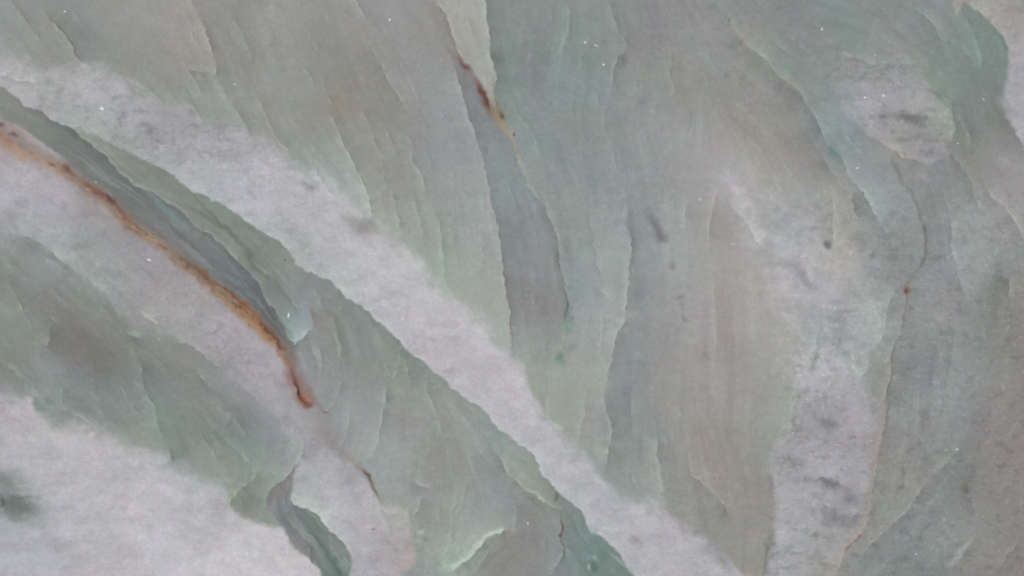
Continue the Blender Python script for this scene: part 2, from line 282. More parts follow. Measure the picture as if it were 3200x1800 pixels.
# ---- dark band over the vein
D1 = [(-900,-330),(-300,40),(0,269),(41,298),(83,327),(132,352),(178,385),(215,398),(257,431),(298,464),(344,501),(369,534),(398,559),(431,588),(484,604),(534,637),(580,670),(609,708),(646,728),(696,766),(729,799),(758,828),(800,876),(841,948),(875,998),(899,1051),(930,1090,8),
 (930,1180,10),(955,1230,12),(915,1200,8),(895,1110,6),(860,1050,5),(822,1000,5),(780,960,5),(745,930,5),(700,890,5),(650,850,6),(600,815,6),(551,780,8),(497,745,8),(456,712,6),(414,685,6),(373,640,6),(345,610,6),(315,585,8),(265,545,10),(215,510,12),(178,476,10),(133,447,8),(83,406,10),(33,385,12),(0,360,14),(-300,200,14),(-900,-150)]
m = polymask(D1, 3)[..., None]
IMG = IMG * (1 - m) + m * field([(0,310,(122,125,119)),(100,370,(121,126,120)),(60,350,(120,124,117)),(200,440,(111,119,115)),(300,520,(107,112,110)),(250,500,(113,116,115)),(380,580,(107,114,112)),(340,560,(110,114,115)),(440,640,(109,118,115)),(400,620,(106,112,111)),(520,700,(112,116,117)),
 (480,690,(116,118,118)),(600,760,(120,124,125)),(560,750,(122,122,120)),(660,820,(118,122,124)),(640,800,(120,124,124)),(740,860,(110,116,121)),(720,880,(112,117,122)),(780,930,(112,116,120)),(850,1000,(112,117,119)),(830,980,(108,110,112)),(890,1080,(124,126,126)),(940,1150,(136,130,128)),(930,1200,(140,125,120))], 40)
# ---- grey-green double band between the dark band and the white one
G = [(178,385),(215,398),(257,431),(298,464),(344,501),(369,534),(398,559),(431,588),(484,604),(534,637),(580,670),(609,708),(646,728),(696,766),(729,799),(758,828),(800,878),(841,948),(875,998),(899,1051),(916,1074),(940,1064),(962,1046),(975,1030),(968,990),(966,940),(990,960,20),(1010,930,20),(1000,880),(940,840),(900,780),(830,725),(745,668),(663,620),(600,590),(534,535),(451,490),(364,448),(257,395)]
m = polymask(G, 3)[..., None]
IMG = IMG * (1 - m) + m * field([(230,400,(134,142,137)),(300,440,(134,139,130)),(370,480,(126,130,122)),(340,480,(134,141,135)),(430,520,(127,130,123)),(420,570,(126,133,126)),(480,550,(122,126,118)),(520,590,(124,129,120)),(460,590,(130,140,133)),(560,600,(122,129,122)),(540,620,(128,130,126)),
 (600,660,(126,130,126)),(620,620,(124,136,128)),(670,650,(127,140,132)),(640,690,(125,128,121)),(700,740,(119,124,116)),(720,690,(127,138,131)),(760,800,(120,126,119)),(780,760,(127,134,127)),(720,780,(132,139,134)),(800,830,(110,118,106)),(840,780,(128,136,128)),(830,820,(130,140,137)),(800,870,(128,134,132)),(900,830,(137,140,134)),
 (840,870,(120,128,120)),(850,920,(122,130,127)),(900,880,(133,140,140)),(870,960,(125,134,130)),(930,920,(134,138,139)),(900,980,(133,143,142)),(950,980,(137,144,146)),(890,1020,(130,145,140)),(930,1040,(152,170,166)),(950,1000,(137,146,148))], 26)
# ---- the white diagonal band
MW1 = polymask(W1P, 4); m = MW1[..., None]
IMG = IMG * (1 - m) + m * field(W1C, 55)
# ---- white ground at lower left
WLP = [(-1500,900,20),(0,1222,34),(50,1232,28),(97,1238,10),(106,1268,10),(124,1296,28),(186,1318,32),(248,1345,32),(302,1358,32),(373,1385,34),(447,1405,34),(497,1437,32),(547,1470,34),(621,1504,32),(690,1512,24),(708,1548,20),(732,1600,10),(800,1631,10),
 (850,1650,10),(888,1664,12),(915,1718,10),(966,1742,8),(986,1765,8),(1020,1805,8),(1400,2500,10),(0,3600,10),(-2400,2500)]
MWL = polymask([(q[0], q[1] - (8 if len(q) > 2 and q[2] > 19 else 0), q[2] * 1.7 if len(q) > 2 and q[2] > 19 else (q[2] if len(q) > 2 else 6)) for q in WLP], 6, 0.25); m = MWL[..., None]
IMG = IMG * (1 - m) + m * field([(0,1240,(155,151,157)),(70,1280,(164,160,165)),(60,1380,(164,162,168)),(180,1370,(168,166,168)),(20,1460,(156,156,162)),(250,1420,(168,165,170)),(150,1460,(168,166,171)),(380,1440,(166,163,168)),(320,1520,(168,165,171)),(200,1560,(168,167,175)),(480,1500,(171,168,176)),
 (120,1480,(164,164,168)),(420,1580,(173,170,174)),(560,1560,(170,168,176)),(680,1560,(164,163,170)),(640,1640,(166,163,169)),(300,1640,(168,167,172)),(160,1660,(162,162,170)),(40,1680,(156,158,165)),(120,1750,(164,163,174)),(300,1740,(166,162,167)),(480,1700,(175,173,183)),(420,1780,(172,167,173)),
 (600,1740,(178,175,182)),(760,1700,(178,175,180)),(860,1740,(180,175,180)),(940,1780,(180,173,178)),(700,1790,(180,176,181)),(20,1780,(164,164,174))], 60)
# ---- grey leaf at bottom between the two whites
DBR = [(943,1424),(925,1462),(912,1515),(912,1564),(937,1589),(966,1597),(999,1618),(1024,1655),(1048,1668),(1069,1697),(1090,1726),(1092,1780),(1085,1860)]
DBL = [(837,1531),(883,1510),(899,1488),(924,1455)]
DB = DBR + [(1030,1860),(1010,1800),(975,1755),(950,1736),(920,1718),(887,1655),(862,1618),(840,1590),(835,1560)] + DBL
WM = [(943,1440,20),(975,1428,26),(1030,1420,26),(1090,1440,22),(1140,1490,18),(1173,1540,16),(1206,1573,16),(1276,1614,12),(1284,1680,14),(1300,1730,10),(1290,1775,8),(1256,1800,8),(1240,1870,8)] + DBR[::-1][:-1]
MWM = polymask(WM, 3); m = MWM[..., None]
IMG = IMG * (1 - m) + m * field([(980,1470,(156,156,162)),(930,1520,(152,158,158)),(1080,1460,(154,152,158)),(1100,1500,(150,149,156)),(1000,1530,(162,161,170)),(1140,1530,(160,156,160)),(950,1570,(164,172,165)),(1060,1570,(164,164,170)),(1180,1600,(168,164,168)),(1050,1640,(170,167,173)),(1020,1610,(168,175,170)),(1150,1680,(164,159,166)),
 (1240,1640,(158,157,154)),(1240,1700,(160,154,158)),(1090,1700,(160,158,164)),(1200,1750,(158,154,158)),(1280,1740,(156,146,142)),(1120,1760,(152,152,158)),(1180,1790,(164,161,170)),(1110,1800,(158,156,164))], 40)
MDB = polymask(DB, 4); m = MDB[..., None]
IMG = IMG * (1 - m) + m * field([(935,1450,(140,140,142)),(900,1510,(140,134,134)),(860,1540,(133,130,130)),(890,1560,(134,138,138)),(870,1590,(130,129,133)),(910,1620,(128,130,134)),(960,1610,(131,139,137)),(930,1680,(132,130,133)),(990,1660,(118,134,127)),(1010,1640,(126,140,131)),(980,1720,(124,128,128)),(1040,1700,(128,136,132)),
 (1060,1740,(142,148,144)),(1010,1770,(120,133,125)),(1060,1790,(104,128,116)),(1080,1760,(136,143,144)),(940,1740,(142,137,139))], 28)
# ---- narrow grey lens left of the big green sheet
LENS = [(1413,170,4),(1421,215),(1433,257),(1450,319),(1467,369),(1487,427),(1508,497),(1520,555),(1529,600),(1535,633),(1554,699),(1566,766),(1574,848),(1587,915),(1597,973),(1600,1060,6),(1600,1118,20),(1660,1120,36),(1700,1126,36),(1730,1120,26),(1750,1080,12),(1758,1030,6),(1766,989,5),(1774,948),(1766,898),(1757,857),(1745,807),(1741,745),
 (1726,708),(1702,654),(1674,604),(1663,594),(1644,564),(1622,509),(1604,455),(1590,425),(1560,380),(1528,345),(1500,290),(1470,230),(1440,190)]
m = polymask(LENS, 2)[..., None]
IMG = IMG * (1 - m) + m * (np.array([3, 5, 6.]) + field([(1420,190,(132,128,126)),(1450,250,(128,127,126)),(1480,300,(128,129,130)),(1500,380,(126,130,130)),(1560,420,(128,133,133)),(1540,500,(130,137,138)),(1600,520,(134,141,140)),(1580,600,(130,138,140)),(1640,640,(134,142,141)),(1600,720,(128,132,133)),(1680,720,(134,138,137)),
 (1640,800,(132,133,133)),(1700,840,(134,136,136)),(1620,900,(134,131,130)),(1720,930,(134,131,130)),(1640,980,(136,134,133)),(1720,1010,(135,132,130)),(1620,1060,(138,143,140)),(1700,1080,(142,143,136)),(1640,1110,(148,156,148)),(1740,1110,(134,146,138))], 45))
# ---- pale wedge at the top
WEDGE = [(1340,-60,8),(1359,0,8),(1380,25,6),(1400,66),(1421,124),(1438,174),(1471,207),(1496,248),(1515,285),(1530,330,8),(1548,325,6),(1543,290),(1551,248,4),(1543,215),(1530,145),(1524,83),(1518,0),(1512,-60)]
MWD = polymask(WEDGE, 3); m = MWD[..., None]
IMG = IMG * (1 - m) + m * field([(1400,10,(152,156,144)),(1460,30,(160,160,155)),(1450,80,(156,154,147)),(1500,60,(156,158,152)),(1480,130,(153,154,147)),(1460,160,(152,150,145)),(1510,170,(155,157,151)),(1500,220,(152,151,148)),(1530,240,(158,156,148)),(1535,290,(154,148,142))], 30)
# ---- rounded white at the upper right corner
WRP = [(2960,-60,5),(3013,0,5),(3046,29,5),(3087,58,5),(3116,91,4),(3141,124,4),(3152,166,6),(3152,207,9),(3140,290,26),(3140,350,22),(3149,373,12),(3174,414,8),(3205,460,8),(3500,800,20),(5000,1400),(5000,-1500),(2900,-1500)]
MWR = polymask(WRP, 5); m = MWR[..., None]
IMG = IMG * (1 - m) + m * field([(3060,10,(154,151,146)),(3130,40,(150,146,142)),(3190,30,(142,139,137)),(3160,110,(154,151,150)),(3190,180,(156,152,157)),(3180,260,(152,151,158)),(3180,300,(160,156,164)),(3170,350,(147,146,148)),(3190,390,(162,161,166)),(3200,450,(158,155,158))], 45)
# ---- lavender oval patch
OV = [(2640,190,20),(2669,184,8),(2698,190,5),(2727,203,5),(2752,182,8),(2814,182,16),(2855,215,32),(2889,248,32),(2909,290,12),(2951,323,8),(2975,352,8),(2978,414,8),(2975,455,10),(2959,489,12),(2905,509,5),(2855,495,4),(2827,491,4),(2785,468,4),(2752,447,5),(2715,418,10),(2685,373,40),(2645,331,44),(2620,269,44)]
MOV = polymask(OV, 6); m = MOV[..., None]
IMG = IMG * (1 - m) + m * field([(2660,210,(136,137,136)),(2740,230,(138,139,138)),(2820,210,(142,142,143)),(2680,280,(146,145,150)),(2760,270,(144,145,148)),(2840,260,(146,149,150)),(2700,320,(156,155,162)),(2800,310,(152,151,156)),(2880,320,(150,150,150)),(2740,380,(152,151,156)),(2820,420,(144,144,146)),(2940,370,(142,146,138)),(2950,410,(144,150,142)),
 (2860,440,(138,137,139)),(2800,450,(152,148,148)),(2900,470,(146,145,150)),(2940,450,(136,133,134)),(2830,480,(153,148,140)),(2900,500,(149,148,154))], 34)
# ---- mottled white patch at lower right
PR = [(2495,1200,34),(2495,1233,20),(2475,1283,13),(2470,1341,13),(2441,1386,20),(2408,1424,17),(2404,1490,10),(2417,1515,8),(2427,1573,13),(2423,1655,13),(2412,1718,17),(2396,1780,20),(2380,1900,20),(2440,1870,51),(2520,1800,51),(2600,1750,40),(2660,1700,20),(2690,1640,20),(2706,1580,20),(2716,1500,17),(2725,1430,23),(2722,1380,34),(2715,1300,44),(2710,1230,51),(2690,1190,51),(2640,1120,68),(2560,1090,68),(2520,1140,51)]
MPR = polymask(PR, 10); m = MPR[..., None]
IMG = IMG * (1 - m) + m * field([(2560,1140,(154,154,159)),(2650,1150,(152,155,156)),(2600,1220,(150,150,154)),(2520,1280,(150,150,154)),(2660,1280,(154,151,158)),(2560,1340,(136,136,140)),(2640,1370,(150,147,151)),(2500,1390,(150,148,153)),(2680,1420,(152,149,152)),(2440,1450,(142,143,144)),(2540,1430,(152,150,154)),(2600,1460,(160,157,168)),
 (2700,1480,(158,155,163)),(2450,1500,(154,152,157)),(2540,1540,(158,157,161)),(2640,1520,(154,151,157)),(2480,1600,(157,156,159)),(2560,1600,(152,151,155)),(2620,1620,(138,138,142)),(2680,1560,(150,147,152)),(2480,1680,(157,158,162)),(2560,1700,(152,151,154)),(2640,1680,(154,152,152)),(2450,1760,(154,153,159)),(2540,1750,(154,152,153))], 40)
print('regions')

# ---- whiter crystalline strip under the long vein
WUP = [(-600,100,20),(0,440,14),(166,520,12),(300,620,12),(456,740,12),(600,850,12),(745,970,12),(862,1075,12),(905,1150,12),(930,1220,12),(985,1290,20),(1020,1400,34),(960,1440,30),(905,1380,34),(850,1290,20),(800,1235,22),(740,1190,24),(663,1134,22),(588,1085,22),(500,1050,26),(400,1005,22),(350,935,14),(306,898,12),(265,865,10),(207,832,10),(166,790,10),(124,757,10),(79,738,14),(0,730,30),(-600,700,30)]
MWU = polymask(WUP, 14) * (0.35 + 0.65 * sstep(0.62 + 1.5 * fbm(WX * .8 - WY * .5, (WX * .5 + WY * .8) * .6 + 40, 75, 4, 96)))
IMG += MWU[..., None] * np.array([7, 5.5, 7.5])
CL1 = polymask([(2270,560),(2420,590),(2500,680),(2600,740),(2690,760),(2760,880),(2775,960),(2740,1080),(2690,1180),(2560,1240),(2500,1180),(2420,960),(2380,860),(2300,700)], 40)
CL1 = CL1 * sstep(0.55 + 1.4 * fbm(WX * .9 - WY * .4, WX * .4 + WY * .9, 70, 4, 97))
CL2 = polymask([(2580,150),(2700,160),(2860,170),(2930,260),(3000,340),(3000,500),(2950,560),(3000,640),(2980,700),(2900,620),(2800,540),(2680,440),(2600,330)], 40) * sstep(0.5 + 1.5 * fbm(WX, WY, 60, 4, 98)) * (1 - MOV)
IMG += (CL1 * 8)[..., None] * np.array([1, .98, 1.02]) + (CL2 * 6)[..., None] * np.array([1.05, .95, 1.05])
# ------------------------------------------------------------------ edges of the sheets
GRN = (0.9, 1.14, 0.97); TEAL = (0.8, 1.1, 1.06); BGE = (1.12, 1.03, 0.85); PNK = (1.12, 0.95, 0.92)
def sl_(P, a, b): return [p[:2] for p in P if a <= p[0] <= b]
# rim of the white band where it meets the green
E(sl_(LOW1, 200, 2040), 'NE', 4, 22, 34, GRN, (1, .9, .95), ends=False)
E(sl_(LOW1, -10, 216) + [(257,431),(298,464),(344,501),(369,534),(398,559),(431,588),(484,604),(534,637),(580,670),(609,708),(646,728),(696,766),(729,799),(758,828),(800,878),(841,948),(875,998),(899,1051),(912,1072)], 'NE', 7, 20, 24, (.85, 1.15, 1), rim=.6)
E([(898,1058),(916,1076),(930,1066),(946,1062),(962,1046),(966,1036)], 'N', 9, 12, 10, TEAL, flow=False)
E([(970,952),(978,1014),(984,1030)], 'W', 5, 24, 20)
E([(995,1076),(1001,1130),(996,1180)], 'W', 5, 30, 24)
ST([(440,592,4,0),(470,608,8,.4),(510,640,10,.5),(550,680,11,.5),(590,716,8,.35),(620,750,5,0)], (116,150,144))
ST([(560,560,4,0),(646,654,6,.5),(690,700,7,.55),(740,742,8,.55),(800,832,9,.6),(850,880,7,.6),(900,930,5,.3),(925,960,4,0)], (100,104,88))
E([(805,866),(862,900),(912,942),(935,985)], 'NE', 5, 16, 14)
E([(700,830),(745,870),(790,925),(830,980)], 'NE', 3, 18, 14)
ST([(610,720),(680,780,5),(740,850,5),(770,900,3,0)], (134,140,136), 4, .35)
E([(33,385),(83,406),(133,447),(178,476),(215,505)], 'SW', 5, 20, 14, PNK)
E([(0,232),(41,244),(83,257),(100,262)], 'N', 8, 22, 22, ends=False)
# upper left
E([(30,-20),(41,4),(62,29),(83,62),(108,91),(124,120),(150,150)], 'SW', 6, 26, 26, BGE)
ST([(38,0,3,.5),(83,62,3,.5),(124,122,3,.1)], (112,98,88))
E([(120,20),(157,54),(182,83),(207,112),(224,137),(240,166),(265,203),(275,215)], 'SW', 9, 34, 40, (1.15, 1, .75), (1, .75, .75))
ST([(140,36,3,.1),(182,83,3,.6),(207,112,3.5,.6),(224,137,4,.6),(245,175,3,.5),(262,203,2,.1)], (96,84,72))
E([(595,-30),(600,0),(625,62),(646,112),(663,166),(679,207),(674,228)], 'W', 8, 40, 26, BGE, ends=False)
E([(580,215),(620,222),(671,229)], 'N', 5, 18, 16, BGE, flow=False)
E([(676,232),(704,290),(737,344),(766,402),(780,430)], 'W', 6, 30, 18, GRN)
E([(708,30),(758,108),(779,157),(790,200)], 'W', 4, 14, 18)
E([(431,244),(464,286),(505,309)], 'S', 4, 14, 14, GRN); E([(571,265),(600,319),(617,356),(640,380)], 'W', 5, 20, 18, GRN)
E([(398,141),(447,172)], 'N', 4, 10, 8); E([(360,232),(430,262),(480,300)], 'N', 3, 16, 16, GRN)
E([(320,215),(400,262),(455,300)], 'N', 3, 12, 12, GRN)
# upper middle
E([(1100,-30),(1115,0),(1135,33),(1150,60)], 'W', 5, 16, 16); BLOB(1141, 105, 22, 12, 70, (148,144,118), .4); BLOB(1160, 138, 10, 8, 0, (148,144,118), .4)
E([(1155,140),(1164,162),(1181,195),(1202,220),(1214,248),(1235,286),(1260,327),(1276,364)], 'NE', 6, 10, 22, BGE, rim=.7)
E([(800,285),(825,340),(850,393),(875,447),(916,489)], 'W', 5, 18, 20, BGE); ST([(828,335,4,.5),(836,350,6,0)], (150,120,110))
E([(950,210),(968,235),(982,265)], 'W', 6, 8, 12); E([(980,110),(990,137),(1000,160)], 'W', 4, 8, 12); E([(1005,240),(1020,280),(1040,330)], 'W', 3, 12, 12)
E([(1025,340),(1040,373),(1065,439),(1090,476),(1119,538),(1144,592),(1152,625),(1160,679),(1156,700)], 'W', 8, 26, 24, (.95,1.15,1))
E([(1125,340),(1140,364),(1164,422),(1185,472),(1200,490)], 'W', 6, 18, 18, BGE)
E([(1275,420),(1280,435),(1289,489),(1313,538),(1326,592),(1330,640)], 'W', 7, 18, 22)
E([(1190,500),(1200,540),(1210,621)], 'W', 4, 14, 14); E([(1222,600),(1235,633),(1247,695),(1262,730)], 'W', 6, 20, 18, BGE)
E([(1355,660),(1375,700),(1383,760),(1390,830),(1392,900)], 'W', 5, 20, 22, (.8,1.1,.9)); ST([(1378,740,4,0),(1385,800,7,.4),(1392,850,7,.4),(1392,920,14,.3),(1385,940,8,0)], (128,164,140))
E([(895,404),(960,470),(1010,520),(1080,610)], 'SW', 3, 20, 20, GRN); E([(970,440),(1010,500),(1060,560)], 'SW', 3, 14, 14, TEAL)
E([(1405,150),(1413,175),(1421,215),(1433,257),(1450,319),(1467,369),(1487,427),(1508,497),(1520,555),(1529,600),(1535,633),(1554,699),(1566,766),(1574,848),(1587,915),(1597,973),(1600,1050),(1600,1118)], 'W', 6, 30, 22, (1.1,1,.95))
ST([(1508,497,2,0),(1520,560,2.5,.35),(1533,633,2.5,.35),(1554,699,2.5,.3),(1566,766,2.5,.3),(1587,915,2.5,.3),(1597,973,3,.5),(1598,1050,3,.5),(1600,1110,2,0)], (122,104,94))
# wedge
E([(1359,0),(1380,25),(1400,66),(1421,124),(1438,174),(1471,207)], 'NE', 6, 14, 16, (1.2,1.1,.7), rim=.7); E([(1516,-20),(1518,0),(1524,83),(1530,145),(1543,215),(1551,248),(1545,290)], 'W', 7, 14, 30, (1,1.1,.95), ends=False)
# the big sheet: left edge, right edge
E([(1560,372),(1590,418),(1604,455),(1625,509),(1646,567),(1666,600),(1704,654),(1728,708),(1741,745),(1745,807),(1757,857),(1766,898),(1774,948)], 'NE', 6, 22, 20, (1.2,1.1,.85), rim=.65)
ST([(1535,330,4,.0),(1560,372,7,.5),(1592,420,6,.5),(1610,455,5,.35),(1640,540,4,.2),(1680,610,3,.1)], (168,150,122))
ST([(1741,745,3,0),(1745,810,3,.3),(1766,898,3,.3),(1774,950,5,.8),(1770,990,5,.6),(1764,1020,3,0)], (100,108,102))
E([(1600,298),(1617,356),(1662,406),(1683,464),(1691,518)], 'W', 4, 22, 18, TEAL)
E([(1770,10),(1778,21),(1774,62),(1778,91),(1766,124),(1753,172)], 'W', 7, 13, 16, (1.1,1.1,1)); ST([(1776,30,6,.2),(1775,60,7,.4),(1776,95,6,.25),(1764,125,8,.4),(1752,168,6,.3),(1750,185,4,0)], (152,158,148))
E([(1885,-30),(1898,0),(1919,54),(1935,108),(1956,128),(1952,162),(1931,178),(1923,207),(1915,248),(1906,298)], 'W', 5, 20, 18, TEAL, ends=False)
E([(1931,176),(1923,207),(1915,248),(1905,300)], 'W', 4, 12, 20); BLOB(1944,190,16,12,30,(118,118,120),.7); BLOB(1910,105,9,9,0,(120,126,128),.4)
E([(1900,310),(1886,370),(1905,440),(1925,500),(1945,570)], 'W', 3, 30, 22)
E([(1945,570),(1956,621),(1966,675),(1969,724),(1969,807),(1964,869),(1960,931),(1954,993),(1931,1043),(1919,1076),(1913,1122),(1898,1171),(1888,1200),(1880,1222)], 'W', 9, 34, 34, (1,1.1,1))
ST([(1964,680,7,.4),(1970,740,5,.5),(1975,800,4,.4),(1970,840,5,.5),(1965,920,3,0)], (118,128,120)); ST([(1990,690,3,0),(1993,720,3,.3),(1990,765,3,0)], (146,150,146))
E([(1880,1222),(1894,1283),(1911,1316),(1908,1366),(1897,1432),(1892,1486)], 'W', 9, 26, 36, (1,1.1,1))
E([(1857,800),(1869,836),(1890,865)], 'NE', 5, 12, 14); E([(1873,900),(1890,918),(1908,934)], 'NE', 5, 14, 12); E([(1840,640),(1858,760),(1870,830)], 'E', 3, 20, 16)
ST([(1757,850,4,.3),(1768,875,8,.5),(1776,888,5,.4),(1778,900,2,0)], (156,160,150)); BLOB(1785,900,6,10,10,(126,136,132),.4)
BLOB(1778,985,10,30,12,(104,138,122),.6); BLOB(1772,1028,16,18,10,(112,150,132),.65); BLOB(1748,1120,16,16,20,(100,134,116),.75); BLOB(1792,1085,12,12,0,(124,132,132),.5); BLOB(1760,1078,12,16,0,(124,142,130),.5)
E([(1828,1235),(1824,1308),(1811,1337),(1812,1390)], 'W', 5, 20, 18, GRN); E([(1700,1220),(1710,1300),(1730,1330),(1755,1343)], 'NE', 4, 14, 18, GRN)
ST([(1708,1240,3,.0),(1710,1300,5,.4),(1735,1328,6,.5),(1757,1342,6,.6),(1764,1346,3,0)], (172,178,170))
# centre right
E([(2093,120),(2095,228),(2105,282),(2097,312)], 'W', 4, 30, 18); E([(1600+.4141*930,240),(1995,270)], 'W', 3, 9, 9)
ST([(1976,272,4,0),(1984,280,5,.6),(1990,284,3,0)], (160,162,168)); ST([(2026,346,5,0),(2036,347,6,.6),(2046,340,4,0)], (166,168,168)); BLOB(2160,415,7,13,10,(160,165,158),.6)
BLOB(2005,318,14,12,30,(124,126,128),.5); BLOB(2250,90,16,10,0,(126,128,132),.4); BLOB(2282,142,18,10,20,(122,124,128),.6); BLOB(2270,232,10,16,-20,(122,122,122),.6); BLOB(2315,250,12,8,0,(124,124,122),.5); BLOB(2215,25,18,10,0,(128,126,128),.4); BLOB(2345,352,10,8,0,(128,128,132),.5); BLOB(2345,352,10,8,0,(128,128,132),.3)
BLOB(2130,370,20,10,-20,(138,138,142),.4); BLOB(2170,455,25,10,0,(138,140,144),.4); BLOB(2300,175,16,12,0,(126,128,130),.5)
ST([(2020,650,10,.2),(2038,680,12,.65),(2056,720,14,.75),(2072,748,16,.8),(2084,762,8,.2)], (112,113,114)); BLOB(2101,830,11,12,0,(124,122,122),.75); BLOB(2126,931,16,9,0,(124,124,124),.75); BLOB(2130,955,8,8,0,(128,126,126),.4); BLOB(2142,998,14,8,10,(124,126,130),.7)
BLOB(2168,1045,10,12,30,(130,128,130),.5); BLOB(2178,1085,8,14,0,(134,130,132),.5); BLOB(2205,1113,12,7,30,(128,126,126),.6); BLOB(2125,890,14,9,0,(132,134,134),.5); BLOB(2010,1140,14,6,50,(126,124,126),.5)
E([(2148,600),(2144,654),(2138,708)], 'W', 5, 22, 16); BLOB(2130,706,9,5,0,(164,164,162),.6); BLOB(2075,645,14,7,20,(160,164,166),.6)
E([(2242,590),(2236,630),(2221,700),(2213,799)], 'W', 5, 18, 20, BGE, (.6,1,1)); E([(2225,820),(2230,930),(2238,1050),(2234,1160)], 'W', 3, 30, 30, (1,1,1), (.6,1,1))
E([(2280,640),(2304,662),(2337,691),(2358,737),(2400,790)], 'NE', 6, 22, 22); ST([(2318,676,5,.3),(2340,694,5,.4),(2350,700,3,0)], (166,166,170))
BLOB(2292,762,7,4,0,(170,172,172),.7); BLOB(2184,624,6,4,0,(176,178,176),.7)
BLOB(2225,585,10,8,0,(164,164,166),.4); BLOB(2370,610,26,12,10,(166,165,172),.5)
E([(2051,1280),(2051,1386),(2060,1448),(2064,1506),(2071,1527),(2056,1560)], 'W', 6, 18, 34, (1.1,1.05,.95)); ST([(2056,1430,5,.2),(2064,1500,8,.4),(2066,1530,12,.5),(2056,1556,6,.2)], (160,162,158))
E([(2148,1400),(2151,1440),(2159,1482),(2192,1506),(2221,1531),(2263,1585),(2265,1615)], 'NE', 6, 28, 30, (1.3,.95,.75)); BLOB(2262,1606,10,14,0,(118,114,112),.5)
E([(2270,1480),(2275,1530),(2266,1600)], 'E', 3, 20, 20, PNK)
E([(1971,1212),(1973,1299),(1978,1380)], 'E', 3, 20, 26); E([(1975,1480),(1974,1510)], 'E', 5, 10, 10)
BLOB(2190,1668,34,16,25,(140,136,142),.7); BLOB(2240,1716,26,10,20,(142,138,144),.7); BLOB(1985,1688,18,13,0,(146,140,146),.7); BLOB(2028,1598,8,12,0,(140,138,142),.5); BLOB(2245,1755,10,10,0,(146,142,146),.5); BLOB(2130,1650,24,10,20,(150,147,154),.6)
BLOB(1990,1690,26,16,20,(152,146,150),.4)
# right: long teal edge
E([(2215,-20),(2229,0),(2263,41),(2279,62),(2304,99),(2325,132),(2358,156),(2400,190),(2425,226),(2466,257),(2503,290),(2524,331),(2549,368),(2566,406),(2594,460),(2632,501),(2648,538),(2677,576),(2700,610),(2723,650),(2743,679),(2764,712),(2781,741),(2797,790),(2803,810)], 'NE', 8, 30, 34, (.75,1.15,1.05), (1,1,1))
ST([(2263,41,4,0),(2279,62,5,.3),(2304,99,9,.45),(2330,138,8,.4),(2370,170,8,.35),(2400,200,6,.3),(2440,232,10,.5),(2480,272,8,.4),(2510,300,5,0)], (160,150,136))
ST([(2590,452,5,0),(2600,468,8,.7),(2618,488,8,.5),(2650,540,5,0)], (104,132,122)); BLOB(2279,62,4,5,30,(96,90,84),.6); BLOB(2318,130,6,8,60,(118,112,108),.5)
E([(2690,570),(2720,590),(2740,606)], 'N', 3, 12, 10); E([(2560,470),(2600,540),(2640,590),(2670,620)], 'NE', 4, 20, 24); ST([(2742,676,4,0),(2752,686,6,.6),(2762,698,4,0)], (154,170,170))
E([(3013,-5),(3046,29),(3087,58),(3116,91),(3141,124),(3152,166),(3152,207)], 'NE', 4, 16, 22, BGE); E([(3146,373),(3174,414),(3200,455)], 'NE', 5, 18, 18, ends=False)
E([(2847,26),(2889,46),(2918,79),(2938,120),(2960,140)], 'NE', 6, 20, 20, GRN); ST([(2915,55,8,.1),(2935,76,12,.4),(2950,95,8,0)], (152,160,152))
E([(3010,50),(3034,83),(3058,145),(3071,195),(3066,215)], 'W', 6, 18, 16, TEAL); ST([(3040,130,8,0),(3058,165,11,.4),(3066,196,8,.3),(3068,210,4,0)], (142,160,152)); E([(3000,140),(3030,180),(3050,220)], 'NE', 3, 14, 12)
E([(2760,70),(2800,92),(2830,112),(2850,130)], 'NE', 4, 16, 18); E([(2450,110),(2490,130),(2515,160),(2530,170)], 'NE', 4, 18, 16); E([(2400,105),(2440,150),(2480,180)], 'NE', 3, 14, 14, GRN)
E([(2620,160),(2640,178),(2669,182),(2698,190),(2727,203),(2742,196)], 'N', 6, 18, 14, TEAL, flow=False); ST([(2640,176,8,.0),(2652,172,9,.5),(2680,170,8,.3),(2725,196,8,.5),(2735,200,5,0)], (150,158,154))
ST([(2450,85,8,0),(2480,72,8,.4),(2500,62,8,.3),(2510,55,4,0)], (124,126,128)); BLOB(2525,82,12,6,0,(138,138,124),.5); BLOB(2728,110,8,8,0,(140,156,142),.6); BLOB(2860,165,14,10,0,(124,142,124),.5)
BLOB(2756,358,20,15,-10,(120,120,120),.75); BLOB(2838,372,46,19,4,(113,113,112),.85); BLOB(2862,378,26,20,0,(114,114,113),.5); BLOB(2790,362,16,8,0,(126,126,126),.5); BLOB(2910,343,16,6,0,(122,122,120),.6); BLOB(2865,435,40,14,10,(130,130,132),.55); BLOB(2920,440,30,12,0,(130,128,130),.5)
BLOB(2730,254,24,7,0,(134,134,136),.5); BLOB(2784,252,10,5,0,(128,126,134),.5); BLOB(2830,206,18,8,0,(132,134,134),.5); BLOB(2690,280,14,8,0,(132,134,140),.4); BLOB(2945,285,14,12,0,(132,126,120),.3); BLOB(2930,300,12,12,0,(112,128,112),.4)
E([(2900,270),(2935,295),(2962,330)], 'NE', 4, 16, 10, GRN, flow=False); E([(2973,345),(2979,380),(2977,415)], 'W', 4, 20, 26, GRN, ends=False)
E([(2700,405),(2752,447),(2785,468),(2827,491),(2855,495),(2905,509),(2950,490)], 'N', 6, 16, 24, (1.25,1.05,.75)); E([(2640,420),(2670,455),(2700,480)], 'SW', 4, 14, 10, TEAL)
